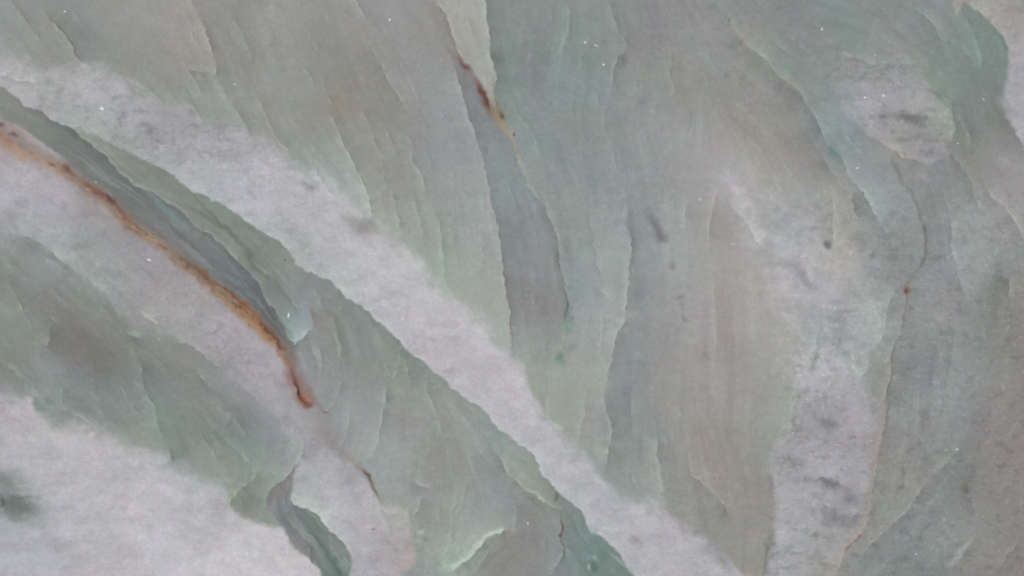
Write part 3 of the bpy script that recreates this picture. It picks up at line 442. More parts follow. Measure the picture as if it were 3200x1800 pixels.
ST([(2785,484,5,.1),(2800,520,7,.4),(2812,560,6,.35),(2845,600,5,.4),(2860,633,5,.4),(2876,683,5,.5),(2893,720,6,.6),(2894,766,6,.6),(2889,807,6,.55),(2872,840,5,.4),(2850,870,5,.3),(2839,898,5,.2)], (118,110,104))
E([(2851,608),(2860,633),(2876,683),(2893,720),(2893,766),(2888,807),(2872,840),(2845,890)], 'W', 4, 34, 24, (.9,1,1.1))
E([(2965,470),(2980,489),(3009,526),(3042,571),(3046,621),(3062,654),(3080,690)], 'NE', 5, 22, 30); E([(3085,595),(3096,608),(3137,646),(3166,683),(3187,720),(3200,760)], 'NE', 7, 24, 34, BGE); ST([(3095,606,5,0),(3112,622,6,.45),(3135,644,6,.3),(3150,660,4,0)], (166,164,168))
ST([(3120,490,10,0),(3140,502,14,.4),(3160,515,8,0)], (164,158,168)); ST([(3150,360,12,0),(3170,350,12,.4),(3185,348,8,0)], (134,134,134))
E([(2950,590),(2955,617),(2971,683),(2976,724),(2972,766),(2984,815),(2996,857),(3009,902),(3021,944)], 'E', 6, 30, 24, (.95,1.05,1)); ST([(3009,902,4,0),(3022,930,8,.4),(3030,945,6,0)], (156,162,156))
E([(2598,590),(2603,625),(2605,683),(2607,730),(2604,770)], 'E', 5, 30, 22, BGE); E([(2660,600),(2665,635),(2682,683),(2700,700)], 'W', 6, 18, 30, BGE)
BLOB(2586,763,14,11,20,(112,116,116),.9); BLOB(2543,716,17,9,-10,(126,127,132),.7); BLOB(2530,748,10,7,0,(134,134,140),.5); BLOB(2731,799,10,17,20,(116,122,124),.75); BLOB(2738,842,12,7,10,(130,132,136),.6); BLOB(2735,868,14,6,-10,(132,132,140),.6)
BLOB(2930,803,20,11,-10,(114,120,120),.8); BLOB(2912,830,10,10,0,(126,130,130),.5); BLOB(2918,770,10,8,0,(130,126,128),.5); BLOB(3013,753,14,14,20,(130,130,132),.6); BLOB(3040,812,14,10,0,(138,140,142),.5); BLOB(2692,752,18,28,-30,(130,134,136),.55); BLOB(2645,700,14,8,0,(140,142,144),.5)
ST([(2488,845,12,.2),(2505,860,15,.55),(2525,885,14,.55),(2540,902,12,.2)], (134,131,136)); BLOB(2430,655,16,12,0,(138,140,144),.6); BLOB(2470,680,24,18,0,(142,142,146),.5)
BLOB(2620,940,36,9,0,(138,138,146),.5); BLOB(2660,970,26,7,-15,(136,136,142),.5); BLOB(2600,1000,30,9,15,(138,142,146),.55); BLOB(2745,935,18,9,0,(136,138,142),.5); BLOB(2455,790,20,40,0,(150,152,158),.3); BLOB(2455,785,8,6,0,(166,170,168),.5)
BLOB(2834,906,12,13,10,(134,104,78),.85); BLOB(2832,908,5,6,0,(104,70,50),.75); BLOB(2850,872,14,18,30,(128,118,110),.4); ST([(2834,910,6,.2),(2826,930,8,.25),(2824,990,5,.25)], (130,122,118))
E([(2812,860),(2795,900),(2781,940),(2776,975),(2765,1010),(2752,1060),(2727,1097),(2715,1138),(2690,1188),(2680,1210)], 'W', 7, 34, 30, TEAL)
E([(2880,930),(2940,960),(3000,950),(3021,944)], 'N', 2, 20, 20, flow=False); ST([(2915,985,10,.2),(2940,995,12,.5),(2965,990,8,.2)], (160,157,162)); ST([(2890,960,6,0),(2915,972,7,.3),(2930,985,4,0)], (158,154,150))
ST([(3130,800,14,0),(3120,860,22,.45),(3110,930,22,.5),(3098,1000,14,.4),(3090,1060,10,0)], (121,123,119)); E([(3150,860),(3155,920),(3152,990)], 'E', 6, 30, 14, PNK); BLOB(2975,1045,10,12,0,(120,136,120),.7); BLOB(3150,990,14,8,0,(118,114,108),.5)
E([(2570,1010),(2555,1040),(2552,1100),(2545,1140)], 'W', 4, 18, 14); BLOB(2545,1120,13,28,10,(126,134,130),.75); BLOB(2540,1150,7,10,0,(150,134,124),.5); BLOB(2610,1155,24,10,10,(134,134,138),.5); BLOB(2475,1058,16,14,0,(140,140,134),.4); BLOB(2520,1080,12,12,0,(158,158,154),.4)
ST([(2500,990,3,0),(2505,997,4,.6),(2512,1002,2,0)], (176,178,174))
R37 = [(2831,923),(2822,993),(2810,1047),(2793,1076),(2787,1118),(2785,1170),(2777,1200),(2775,1250),(2764,1324),(2756,1382),(2740,1432),(2738,1490),(2727,1531),(2719,1589),(2706,1631),(2686,1672),(2648,1713),(2619,1776),(2600,1815)]
E(R37, 'W', 6, 26, 26, PNK, ends=False)
ST([(x - 10, y, 9 + 5 * (y > 1300), .38) for x, y in R37[4:]], (158,143,136)); ST([(2800,1060,3,.1),(2788,1100,4,.5),(2787,1170,3,.4),(2776,1230,4,.5),(2768,1300,8,.5),(2766,1330,9,.5),(2756,1380,4,.2),(2736,1440,2,.2)], (120,106,104))
ST([(2690,1665,3,.2),(2686,1675,5,.7),(2665,1695,3,.4),(2648,1713,5,.7),(2640,1728,3,0)], (136,100,90)); BLOB(2731,1476,10,14,0,(152,140,124),.4)
E([(2985,1260),(2870+0,1400)][:0] or [(3046,1300),(3000,1380),(2971,1432),(2938,1461),(2897,1502),(2868,1548),(2835,1597),(2797,1635),(2760,1664),(2723,1693),(2690,1742),(2670,1800)], 'NW', 6, 26, 34, (1.25,1,.9)); BLOB(3045,1316,16,14,0,(128,116,116),.5)
ST([(2960,1440,6,0),(2938,1462,8,.5),(2900,1498,8,.3),(2880,1530,5,.2)], (156,146,144)); BLOB(2864,1557,3,4,0,(96,84,78),.7)
ST([(2850,1320,4,0),(2858,1345,5,.5),(2865,1350,3,0)], (160,154,146)); E([(2872,1200),(2868,1270),(2862,1330)], 'W', 3, 20, 20); E([(2862,1360),(2885,1385),(2915,1420)], 'NE', 4, 16, 22, GRN); ST([(2868,1372,5,0),(2880,1382,6,.5),(2892,1392,3,0)], (156,164,154))
E([(2832,1420),(2828,1500),(2826,1540)], 'E', 3, 20, 20); E([(2890,1410),(2870,1460),(2862,1500)], 'W', 3, 18, 18); BLOB(2914,1290,10,14,0,(160,160,162),.5)
BLOB(3041,1236,7,16,10,(118,126,116),.7); BLOB(3052,1275,14,10,0,(128,136,130),.4); BLOB(3020,1526,13,13,20,(108,106,94),.75); BLOB(3010,1555,10,20,20,(118,120,114),.5); BLOB(3010,1430,12,36,-10,(122,126,120),.4); BLOB(2987,1400,5,3,0,(200,204,196),.7)
ST([(2920,1560,8,0),(2910,1572,9,.5),(2895,1588,7,.5),(2885,1592,4,0)], (158,156,160)); ST([(3046,1682,4,0),(3025,1705,9,.55),(3000,1728,12,.5),(2975,1755,11,.4),(2955,1775,6,0)], (156,164,162)); E([(3052,1675),(3036,1708),(2995,1745),(2965,1790)], 'NW', 5, 20, 22)
ST([(2880,1692,4,0),(2882,1665,6,.4),(2900,1645,5,.5),(2920,1634,4,.2)], (118,120,112)); ST([(2955,1700,9,0),(2945,1745,10,.4),(2950,1785,9,.3)], (118,130,124)); ST([(2810,1760,8,0),(2830,1730,9,.3),(2850,1705,7,0)], (124,128,122))
BLOB(2586,1328,28,22,10,(120,120,122),.8); ST([(2550,1500,5,.1),(2568,1497,7,.75),(2590,1508,11,.8),(2610,1515,10,.6),(2630,1512,4,.1)], (112,112,112)); BLOB(2590,1520,34,16,20,(122,122,124),.65); BLOB(2662,1556,24,20,20,(122,121,125),.65); BLOB(2640,1628,30,22,20,(124,124,128),.7); BLOB(2660,1640,14,10,-20,(120,118,120),.5)
BLOB(2545,1672,19,14,0,(122,121,121),.75); BLOB(2480,1440,34,20,10,(134,132,136),.6); BLOB(2520,1490,22,14,0,(138,135,140),.5); BLOB(2540,1600,14,14,0,(136,135,136),.55); BLOB(2600,1680,18,10,0,(134,132,134),.5); BLOB(2565,1248,26,12,-20,(134,134,138),.6); BLOB(2520,1370,16,8,0,(136,128,130),.5); BLOB(2700,1478,9,6,0,(124,122,126),.6); BLOB(2665,1368,10,5,0,(130,126,130),.5); BLOB(2550,1300,16,10,0,(134,132,136),.5); BLOB(2550,1370,14,7,0,(138,134,138),.5)
ST([(2644,1518,4,.1),(2654,1526,4,.6),(2664,1532,2,.1)], (174,172,176)); BLOB(2463,1335,12,14,0,(160,168,158),.6); BLOB(2490,1208,14,5,0,(150,160,154),.6); E([(2500,1205),(2480,1270),(2474,1340)], 'W', 5, 22, 16, GRN)
BLOB(2408,1505,8,22,-10,(130,128,126),.7); BLOB(2408,1690,12,26,10,(128,126,126),.7); ST([(2396,1700,6,.3),(2400,1740,6,.5),(2385,1790,6,.5)], (110,120,114)); E([(2405,1700),(2398,1740),(2380,1800)], 'E', 4, 20, 18)
# lower left
E([(60,735),(79,741),(124,757),(166,790),(207,832),(265,865),(306,898),(344,935),(373,1002),(385,1020)], 'NE', 6, 26, 30, (.75,1.2,1.05)); ST([(200,815,8,.1),(250,845,12,.35),(300,890,10,.35),(335,925,8,.3),(370,990,6,.1)], (146,162,153))
E([(18,870),(33,890),(62,952),(87,1002),(110,1030)], 'W', 5, 24, 24); E([(150,990),(165,1005),(178,1014)], 'N', 5, 10, 10); E([(150,1020),(157,1047),(153,1070),(140,1085)], 'W', 8, 22, 40, BGE)
ST([(120,1040,12,0),(145,1058,12,.4),(120,1078,12,.3),(110,1085,6,0)], (150,152,142)); BLOB(210,1090,50,40,30,(116,112,109),.25); BLOB(178,1045,26,14,0,(110,106,104),.3)
ST([(130,815,6,.1),(150,812,10,.5),(165,822,10,.4),(190,838,6,.1)], (150,158,156)); BLOB(205,838,12,8,20,(118,126,124),.5); BLOB(105,780,24,12,30,(120,124,124),.4)
BLOB(250,775,34,10,-10,(128,128,126),.5); BLOB(335,845,18,8,20,(132,134,138),.5)
ST([(420,970,4,0),(450,980,6,.4),(475,998,7,.6),(490,1006,6,.6),(496,1010,3,0)], (172,174,162)); E([(430,975),(465,995),(490,1008),(520,1010)], 'N', 5, 12, 18); ST([(490,990,4,0),(510,975,6,.4),(520,965,6,0)], (160,158,166))
ST([(395,1036,4,0),(410,1040,8,.55),(435,1042,9,.55),(447,1042,5,0)], (142,160,148)); E([(388,1030),(400,1046),(420,1053),(440,1054)], 'N', 6, 12, 12, GRN); E([(398,1056),(418,1097),(440,1160),(451,1221),(484,1275),(489,1320),(513,1366),(524,1392)], 'W', 6, 26, 26, GRN); 
E([(526,1396),(530,1420),(538,1444)], 'W', 7, 18, 26, GRN); E([(538,1056),(588,1080),(621,1097),(663,1134),(690,1150)], 'N', 6, 16, 20); E([(610,1170),(630,1180),(650,1205),(690,1230)], 'N', 5, 12, 14); ST([(622,1172,4,.0),(632,1177,4,.55),(640,1182,2,0)], (170,172,168))
E([(700,1180),(740,1200),(780,1230),(800,1250)], 'N', 3, 16, 16); E([(0,1130),(30,1150),(54,1171),(70,1190)], 'N', 5, 14, 16, BGE); E([(185,1140),(205,1155),(190,1175)], 'W', 4, 22, 14); E([(190,1205),(196,1240),(190,1270)], 'W', 5, 18, 14, GRN)
ST([(62,955,3,.3),(66,965,3,.5),(70,972,2,0)], (172,174,172)); BLOB(330,995,28,12,20,(138,142,144),.5); BLOB(375,905,16,10,0,(156,158,164),.5); BLOB(350,920,24,14,0,(148,148,156),.4)
ST([(570,955,6,0),(600,972,9,.4),(610,975,4,0)], (160,154,148)); BLOB(595,1020,30,12,20,(134,138,136),.5); ST([(560,1000,8,.1),(600,985,10,.1),(650,1010,12,.3)], (156,152,162))
E([(185,1278),(215,1282),(248,1299),(275,1315),(292,1328)], 'N', 7, 16, 16, GRN); ST([(280,1225,5,.1),(305,1240,7,.4),(315,1255,5,.1)], (148,152,156)); ST([(295,1275,5,.1),(310,1290,8,.4),(305,1300,5,.1)], (146,152,150)); ST([(288,1318,5,.1),(298,1324,8,.5),(308,1326,5,0)], (160,166,152))
E([(630,1290),(646,1308),(683,1357),(737,1407),(770,1440),(795,1473),(800,1490)], 'NE', 4, 20, 18, GRN); ST([(755,1425,3,0),(769,1438,4,.6),(774,1444,2,0)], (170,180,166)); E([(720,1290),(712,1325),(700,1350)], 'W', 4, 18, 18)
E([(806,1478),(795,1495),(754,1527),(735,1550),(722,1575),(728,1600)], 'W', 8, 20, 26, (1.2,1.2,.75)); BLOB(737,1545,16,20,30,(164,164,140),.35); BLOB(760,1610,20,16,0,(156,140,142),.4); ST([(655,1490,3,0),(680,1500,3,.4),(690,1504,2,0)], (182,182,180))
E([(941,1350),(946,1390),(943,1424),(924,1457),(899,1486),(875,1506),(841,1531),(835,1564),(838,1585)], 'W', 6, 26, 18, (.95,1.2,.95)); ST([(935,1450,2,.2),(905,1480,3,.5),(893,1505,4,.4),(870,1516,4,.5),(850,1525,2,0)], (124,106,104))
E([(912,1500),(911,1564),(937,1589),(966,1597),(999,1618),(1024,1655),(1048,1668),(1069,1697),(1090,1726),(1095,1745)], 'NE', 6, 26, 18, (.85,1.3,.95), rim=.5)
ST([(940,1620,4,0),(966,1655,7,.5),(1000,1700,7,.55),(1030,1740,8,.6),(1055,1775,10,.7),(1075,1810,12,.7)], (90,116,102)); E([(964,1700),(970,1730),(975,1760)], 'W', 5, 12, 30); E([(930,1590),(985,1625),(1020,1670),(1040,1720)], 'NE', 4, 12, 14, GRN)
BLOB(40,1500,60,26,20,(140,146,144),.7); BLOB(10,1530,60,42,30,(118,126,124),.75); BLOB(60,1598,60,34,14,(108,119,115),.9); BLOB(20,1578,46,18,0,(104,114,110),.8); BLOB(110,1555,26,9,-10,(124,132,126),.6); BLOB(130,1565,30,8,0,(140,146,146),.6); BLOB(75,1532,24,12,40,(146,156,150),.7); BLOB(5,1568,10,16,0,(86,96,92),.8); BLOB(90,1625,40,14,10,(132,142,138),.5)
ST([(20,1545,6,.3),(45,1560,5,.5),(80,1555,4,.5),(110,1552,4,0)], (104,114,108)); BLOB(190,1700,40,14,10,(154,148,156),.5); BLOB(290,1345,20,8,0,(150,146,146),.5); BLOB(285,1360,10,7,0,(182,178,180),.5)
BLOB(360,1500,40,30,10,(160,157,160),.5); BLOB(200,1590,30,16,0,(156,152,164),.5); BLOB(35,1430,16,8,0,(150,148,164),.4); BLOB(690,1580,30,18,0,(156,152,160),.6); BLOB(555,1525,40,8,0,(158,157,168),.5)
# centre bottom
E([(1206,1190),(1198,1275),(1185,1374),(1169,1424),(1144,1446)], 'W', 7, 26, 22, (1.05,1.1,.95)); E([(1070,1190),(1065,1208),(1044,1254),(1024,1280),(1000,1276)], 'W', 6, 22, 20, (1.1,1.1,.9))
E([(1040,990),(1044,1006),(1057,1056),(1066,1100),(1063,1180)], 'W', 5, 18, 20, BGE); ST([(1056,1070,6,.0),(1062,1095,8,.35),(1064,1110,4,0)], (156,154,144)); E([(1334,1190),(1334,1217),(1359,1275),(1380,1345),(1385,1360)], 'W', 6, 20, 20, BGE)
E([(1262,1080),(1256,1093),(1243,1151),(1232,1200)], 'W', 5, 22, 20, BGE); E([(1215,1130),(1212,1160),(1220,1180)], 'W', 3, 10, 10); E([(1180,1310),(1170,1390),(1160,1420)][::-1], 'W', 2, 10, 10); E([(1330,1340),(1342,1400),(1330,1440)], 'W', 3, 14, 14)
E([(985,900),(1000,940),(1010,965)], 'W', 5, 14, 22, BGE); ST([(975,895,8,.1),(990,930,9,.35),(1003,955,6,.0)], (150,142,130)); ST([(1055,958,4,0),(1062,966,5,.6),(1070,970,3,0)], (166,170,166)); BLOB(1180,1085,3,3,0,(120,120,110),.2); ST([(940,860),(975,900,14,.0)], (124,134,126), 12, .3)
E([(1530,1390),(1541,1407),(1566,1440),(1587,1482),(1600,1492),(1641,1519),(1691,1560),(1745,1589),(1758,1596)], 'NE', 8, 22, 30, (1,1.15,.85)); ST([(1610,1498,3,0),(1641,1518,5,.45),(1690,1555,5,.4),(1740,1585,4,.2)], (172,180,160)); ST([(1590,1460,8,0),(1600,1480,9,.4),(1620,1492,6,0)], (158,150,140))
E([(1753,1600),(1757,1643),(1750,1676),(1756,1705),(1761,1734),(1745,1759),(1724,1796),(1715,1820)], 'W', 6, 26, 26, (1,1.1,.9), (1,.8,.8)); ST([(1752,1600,3,.2),(1756,1640,3,.5),(1749,1676,3.5,.7),(1756,1700,2.5,.3),(1762,1734,3.5,.6),(1750,1752,2,.0)], (96,92,84)); BLOB(1755,1648,5,11,0,(134,88,76),.75); BLOB(1749,1679,3,5,0,(86,80,76),.7); BLOB(1741,1553,7,10,20,(104,100,86),.6)
E([(1289,1500),(1310,1516),(1351,1523)], 'N', 7, 12, 22, flow=False); ST([(1288,1505,4,.1),(1300,1512,5,.5),(1345,1522,4,.4),(1352,1522,2,0)], (168,170,160)); E([(1318,1550),(1313,1564),(1309,1593),(1290,1616)], 'W', 6, 22, 28, (1.1,1.15,.8)); ST([(1212,1475,5,.1),(1224,1490,7,.0)], (160,166,164))
E([(1300,1620),(1313,1665),(1330,1690),(1345,1735)], 'W', 3, 14, 14); BLOB(1316,1663,10,7,0,(174,182,178),.8); BLOB(1312,1695,10,8,0,(166,166,158),.6); BLOB(1330,1688,10,8,0,(126,120,114),.4)
E([(1425,1560),(1416,1620),(1409,1689),(1396,1726),(1390,1740)], 'W', 5, 22, 22, GRN); ST([(1402,1680,3,.0),(1398,1710,7,.5),(1394,1728,5,.4),(1390,1740,3,0)], (166,178,158)); E([(1455,1500),(1445,1570),(1430,1620)], 'W', 4, 20, 18, BGE); E([(1380,1580),(1375,1640)], 'W', 3, 14, 14)
E([(1600,1648),(1587,1651),(1554,1664),(1521,1682),(1496,1713),(1463,1748),(1440,1765),(1421,1776),(1410,1790)], 'NW', 14, 30, 26, (.95,1.25,.85), (1,1,1), rim=.6); ST([(1575,1652,4,.2),(1554,1660,8,.55),(1521,1674,9,.55),(1490,1705,7,.4),(1455,1745,7,.5),(1425,1768,9,.65),(1408,1776,5,.2)], (186,202,180))
BLOB(1395,1775,20,16,0,(156,180,160),.5); E([(1365,1740),(1390,1765),(1400,1800)], 'NE', 4, 14, 14, GRN); BLOB(1240,1620,16,40,0,(160,160,150),.3)
BLOB(1857,1747,16,10,20,(150,178,170),.65); BLOB(1848,1775,14,20,0,(92,124,110),.7); BLOB(1885,1735,20,20,20,(110,134,122),.5); BLOB(1838,1690,14,10,0,(110,140,130),.5); BLOB(1855,1655,20,12,30,(138,160,152),.5); E([(1790,1600),(1800,1650),(1835,1700),(1845,1740)], 'NE', 4, 18, 18, TEAL); BLOB(1838,1774,5,8,0,(168,188,176),.7); E([(1765,1710),(1795,1740),(1815,1780)], 'W', 4, 16, 16)
E([(1925,1715),(1940,1740),(1955,1770)], 'SW', 2, 14, 12, TEAL); BLOB(1604,1640,8,20,0,(160,172,162),.5); E([(1612,1560),(1616,1620),(1604,1650)], 'W', 3, 12, 14)
# in the white band
BLOB(1120,694,44,24,25,(140,136,137),.9); BLOB(1130,720,40,22,15,(146,142,144),.85); BLOB(1150,700,26,14,40,(142,140,136),.55); BLOB(960,575,26,11,15,(134,130,132),.7); BLOB(985,582,14,10,0,(136,134,132),.5); BLOB(920,560,16,8,20,(140,138,142),.4); BLOB(1000,833,20,15,10,(140,141,143),.6); BLOB(940,770,18,8,10,(144,148,150),.6); BLOB(900,722,18,12,0,(144,144,150),.6); BLOB(1185,935,26,7,-15,(150,148,152),.5); BLOB(1240,915,26,16,10,(156,153,155),.5)
BLOB(1355,1062,12,6,30,(146,141,146),.6); BLOB(1425,1060,26,10,10,(156,152,158),.5); BLOB(1400,1155,24,12,0,(150,149,156),.6); BLOB(1215,995,22,7,0,(154,152,156),.5); BLOB(1210,770,5,3,0,(186,196,192),.6); BLOB(1222,770,10,6,0,(146,148,144),.4)
BLOB(380,360,14,18,0,(124,123,130),.65); BLOB(322,384,12,9,0,(128,126,130),.55); BLOB(290,355,18,8,-40,(130,131,136),.6); BLOB(240,293,22,12,20,(134,134,138),.5); BLOB(470,420,34,26,10,(130,130,134),.6); BLOB(490,440,16,9,0,(124,128,128),.4); BLOB(560,478,16,12,-30,(136,137,134),.5); BLOB(400,300,16,10,0,(138,136,144),.5); BLOB(770,530,18,10,0,(142,142,158),.5); BLOB(640,410,60,10,10,(138,136,142),.4); BLOB(540,505,16,8,0,(134,138,140),.5); BLOB(125,205,30,8,0,(138,136,138),.4)
BLOB(730,480,26,10,0,(140,140,146),.4); BLOB(350,338,6,5,0,(130,130,138),.3); BLOB(345,318,10,4,0,(134,130,140),.3); BLOB(430,342,16,12,0,(136,136,144),.4); ST([(330,385,6,0),(360,392,8,.5),(385,380,6,0)], (158,160,158)); BLOB(375,388,5,10,0,(118,112,116),.5); ST([(90,245,4,0),(102,252,6,.4),(110,255,3,0)], (164,164,168))
BLOB(1100,1500,24,14,10,(142,142,148),.7); BLOB(1167,1655,5,3,-20,(120,86,88),.9); BLOB(1176,1646,2,6,30,(160,122,118),.6); BLOB(1170,1745,30,9,0,(150,146,152),.6); BLOB(1080,1520,40,8,0,(154,152,160),.4)

# ------------------------------------------------------------------ minor feathery edges that follow the grain of the stone
gx = np.arange(-400, 3700, 40.0); gy = np.arange(-400, 2300, 40.0); GA, GB = np.meshgrid(gx, gy)
c2 = np.full(GA.shape, 1e-3 * math.cos(2 * math.radians(62))); s2 = np.full(GA.shape, 1e-3 * math.sin(2 * math.radians(62)))
for p, a, l in FLOW:
    wt = l * np.exp(-((GA - p[0]) ** 2 + (GB - p[1]) ** 2) / (2 * 85 ** 2)); c2 += wt * math.cos(2 * a); s2 += wt * math.sin(2 * a)
TH = 0.5 * np.arctan2(s2, c2); TH = np.where(TH < 0, TH + math.pi, TH)
def th_at(x, y):
    i = int(np.clip((x + 400) / 40, 0, len(gx) - 1)); j = int(np.clip((y + 400) / 40, 0, len(gy) - 1)); return TH[j, i]
WHITE = np.clip(.5 * CL1 + .4 * CL2 + .75 * MWU + MW1 + MWL + MWM + MPR * .8 + MOV * .8 + MWR, 0, 1)
for k in range(1000):
    x, y = rng.uniform(0, 3200), rng.uniform(0, 1800)
    if WHITE[np.searchsorted(ay, y) - 1, np.searchsorted(ax, x) - 1] > .4: continue
    L = 24 + 150 * rng.rand() ** 2.2; pts = [(x, y)]
    for q in range(int(L / 15)):
        t = th_at(*pts[-1]); pts.append((pts[-1][0] + 15 * math.cos(t) + rng.normal(0, 1.6), pts[-1][1] + 15 * math.sin(t) + rng.normal(0, 1.6)))
    E(pts, ('W', 'E')[rng.rand() < .25] if abs(math.cos(th_at(x, y))) < .8 else 'N', (1.0 + 5.0 * rng.rand() ** 2.5) * (.6 if 1950 < x < 2900 else 1), rng.uniform(5, 24), rng.uniform(6, 18), [(1, 1.1, 1), (1.1, 1, .9), (.9, 1.1, 1.05)][k % 3], flow=False)
print('edges')

# strands inside the dark band, the double green band and the leaf
rs = np.random.RandomState(8)
for C_, spread, cnt, cols in (([(60,350),(200,440),(330,545),(450,635),(560,730),(660,825),(760,905),(850,1005),(905,1085)], 24, 34, ((126,138,136),(96,104,102),(136,144,142),(120,142,138))),
                              ([(300,425),(430,545),(560,625),(680,700),(790,790),(880,890),(930,985)], 22, 34, ((142,150,144),(112,118,108),(132,140,130),(134,152,146))),
                              ([(905,1500),(890,1560),(915,1630),(965,1690),(1010,1740),(1050,1800)], 22, 26, ((146,152,148),(112,118,118),(110,132,122),(150,146,146)))):
    V_ = smooth(C_)
    for k in range(cnt):
        i = rs.randint(0, len(V_) - 2); n_ = rs.randint(1, 5); seg = V_[i:i + n_ + 1]
        if len(seg) < 2: continue
        t = seg[-1] - seg[0]; t = t / np.hypot(*t); o = rs.uniform(-spread, spread); nn = np.array([-t[1], t[0]])
        q = [(*(v + nn * (o + rs.normal(0, 1.5))), rs.uniform(2, 7), (0 if j in (0, len(seg) - 1) else rs.uniform(.25, .6))) for j, v in enumerate(seg)]
        if len(q) == 2: m_ = [(q[0][0] + q[1][0]) / 2, (q[0][1] + q[1][1]) / 2, rs.uniform(2, 6), rs.uniform(.25, .55)]; q = [q[0], tuple(m_), q[1]]
        ST(q, cols[k % 4], flow=False)

# ------------------------------------------------------------------ fibres (noise drawn out along the grain) and clouding
def up(A):
    ix = np.clip((X0 + 400) / 40, 0, len(gx) - 1.001); iy = np.clip((Y0 + 400) / 40, 0, len(gy) - 1.001)
    i = ix.astype(int); j = iy.astype(int); fx = ix - i; fy = iy - j
    return (A[j, i] * (1 - fx) + A[j, i + 1] * fx) * (1 - fy) + (A[j + 1, i] * (1 - fx) + A[j + 1, i + 1] * fx) * fy
th = 0.5 * np.arctan2(up(s2), up(c2)); th = np.where(th < 0, th + math.pi, th)
vx, vy = np.cos(th).astype(np.float32), np.sin(th).astype(np.float32)
def lic(scale, steps, seed):
    n = np.random.RandomState(seed).normal(0, 1, (NY // scale + 2, NX // scale + 2))
    JJ, II = np.mgrid[0:NY, 0:NX].astype(np.float32); acc = np.zeros(X0.shape, np.float32)
    def sample(i, j):
        a = np.clip(i / scale, 0, n.shape[1] - 1.01); b = np.clip(j / scale, 0, n.shape[0] - 1.01)
        i0 = a.astype(int); j0 = b.astype(int); fa = a - i0; fb = b - j0
        return (n[j0, i0] * (1 - fa) + n[j0, i0 + 1] * fa) * (1 - fb) + (n[j0 + 1, i0] * (1 - fa) + n[j0 + 1, i0 + 1] * fa) * fb
    for sgn in (1, -1):
        i = II.copy(); j = JJ.copy()
        for s in range(steps):
            ii = np.clip(i.astype(int), 0, NX - 1); jj = np.clip(j.astype(int), 0, NY - 1)
            acc += sample(i, j) * (1 - s / steps)
            i += sgn * vx[jj, ii] * 1.5; j += sgn * vy[jj, ii] * 1.5
    return acc / acc.std()
f1 = lic(2, 12, 3); f2 = lic(5, 26, 4)
mod = 0.6 + 0.7 * fbm(X0, Y0, 130, 2, 21)
f3 = lic(11, 60, 5)
fib = (f1 * 0.8 + f2 * 1.1 + f3 * 1.7) * mod
cl = fbm(WX, WY * 1.7, 52, 4, 30) * 7 + fbm(WX, WY, 17, 3, 35) * 3.5
ch = fbm(WX, WY, 38, 3, 44); ch2 = fbm(WX, WY, 30, 3, 48)
Wm = WHITE
lum = fib * (1 - Wm * 0.72) + cl * (0.42 + 0.75 * Wm) + fbm(WX, WY, 150, 3, 70) * 2.0
mott = np.clip(.7 * MWU + MW1 * sstep((1100 - X0) / 500) + MPR + MOV + .7 * sstep((X0 - 2350) / 150) * sstep((Y0 - 520) / 150), 0, 1)
pit = fbm(WX, WY * 1.3, 30, 3, 52); lum -= (sstep((pit - .20) / .22) * 5.5 + np.clip(pit - .3, 0, 1) * 14) * mott
lum += np.clip(fbm(WX, WY, 12, 2, 53) - .42, 0, 1) * 30 * (0.35 + .65 * mott)
cr = 1 - np.abs(fbm(X0 + 20 * cl, Y0 * 1.6 + 20 * ch, 26, 3, 57)) * 2.4          # crystal facets: pale ridges between greyer cells
lum += np.clip(cr, -1, 1) * 3.6 * (0.35 + np.maximum(Wm, mott)) + rng.normal(0, 0.9, X0.shape) * (0.6 + 0.8 * Wm)
lum += fbm(X0, Y0, 7, 2, 58) * (1.8 + 2.0 * np.clip(fbm(X0, Y0, 120, 2, 59) + .4, 0, 1))
IMG += (fib * (1 - Wm))[..., None] * np.array([-.12, .14, .04])
IMG += lum[..., None] + ch[..., None] * np.array([2.2, -1.4, .6]) + ch2[..., None] * np.array([-.6, -.8, 2.0])

# ------------------------------------------------------------------ rusty veins
MR = np.zeros(X0.shape); MR2 = np.zeros(X0.shape); MR3 = np.zeros(X0.shape)
ST([(-60,380,24,.5),(0,405,24,.5),(60,430,28,.5),(110,470,22,.35),(170,500,12,.1)], (146,120,116), power=2)
ST([(-300,250,22.7,0.56),(-60,390,25.4,0.65),(0,428,24.1,0.70,(148,112,88)),(41,462,22.7,0.74,(160,126,100)),(104,493,22.7,0.74,(156,124,104)),(166,513,21.2,0.74,(160,130,110)),(215,540,21.2,0.74,(146,112,92)),(265,572,19.8,0.74,(134,104,88)),(300,602,19.8,0.74,(140,102,82)),(340,640,19.8,0.74,(146,116,94)),(373,668,18.4,0.74,(138,106,86)),(414,703,19.8,0.74,(142,106,78)),
 (456,733,18.4,0.79,(148,122,96)),(497,766,17.0,0.74,(146,118,94)),(551,806,15.6,0.70,(140,120,100)),(600,848,17.0,0.74,(140,116,96)),(646,885,17.0,0.74,(144,116,92)),(696,922,19.8,0.74,(146,118,86)),(745,964,21.2,0.79,(148,116,78)),(785,998,21.2,0.84,(158,116,74)),(825,1035,18.4,0.84,(160,114,70)),(862,1070,17.0,0.79,(158,116,86)),(891,1107,18.4,0.74,(152,112,90)),(905,1145,19.8,0.70,(150,112,98)),(918,1185,26.9,0.65,(140,106,98)),(936,1218,25.4,0.65,(142,108,92)),(955,1246,22.7,0.74,(152,106,80)),(972,1262,17.0,0.65,(140,90,72)),(985,1270,6,0)], (150,115,90), power=2.4, jag=.35, mask=MR)
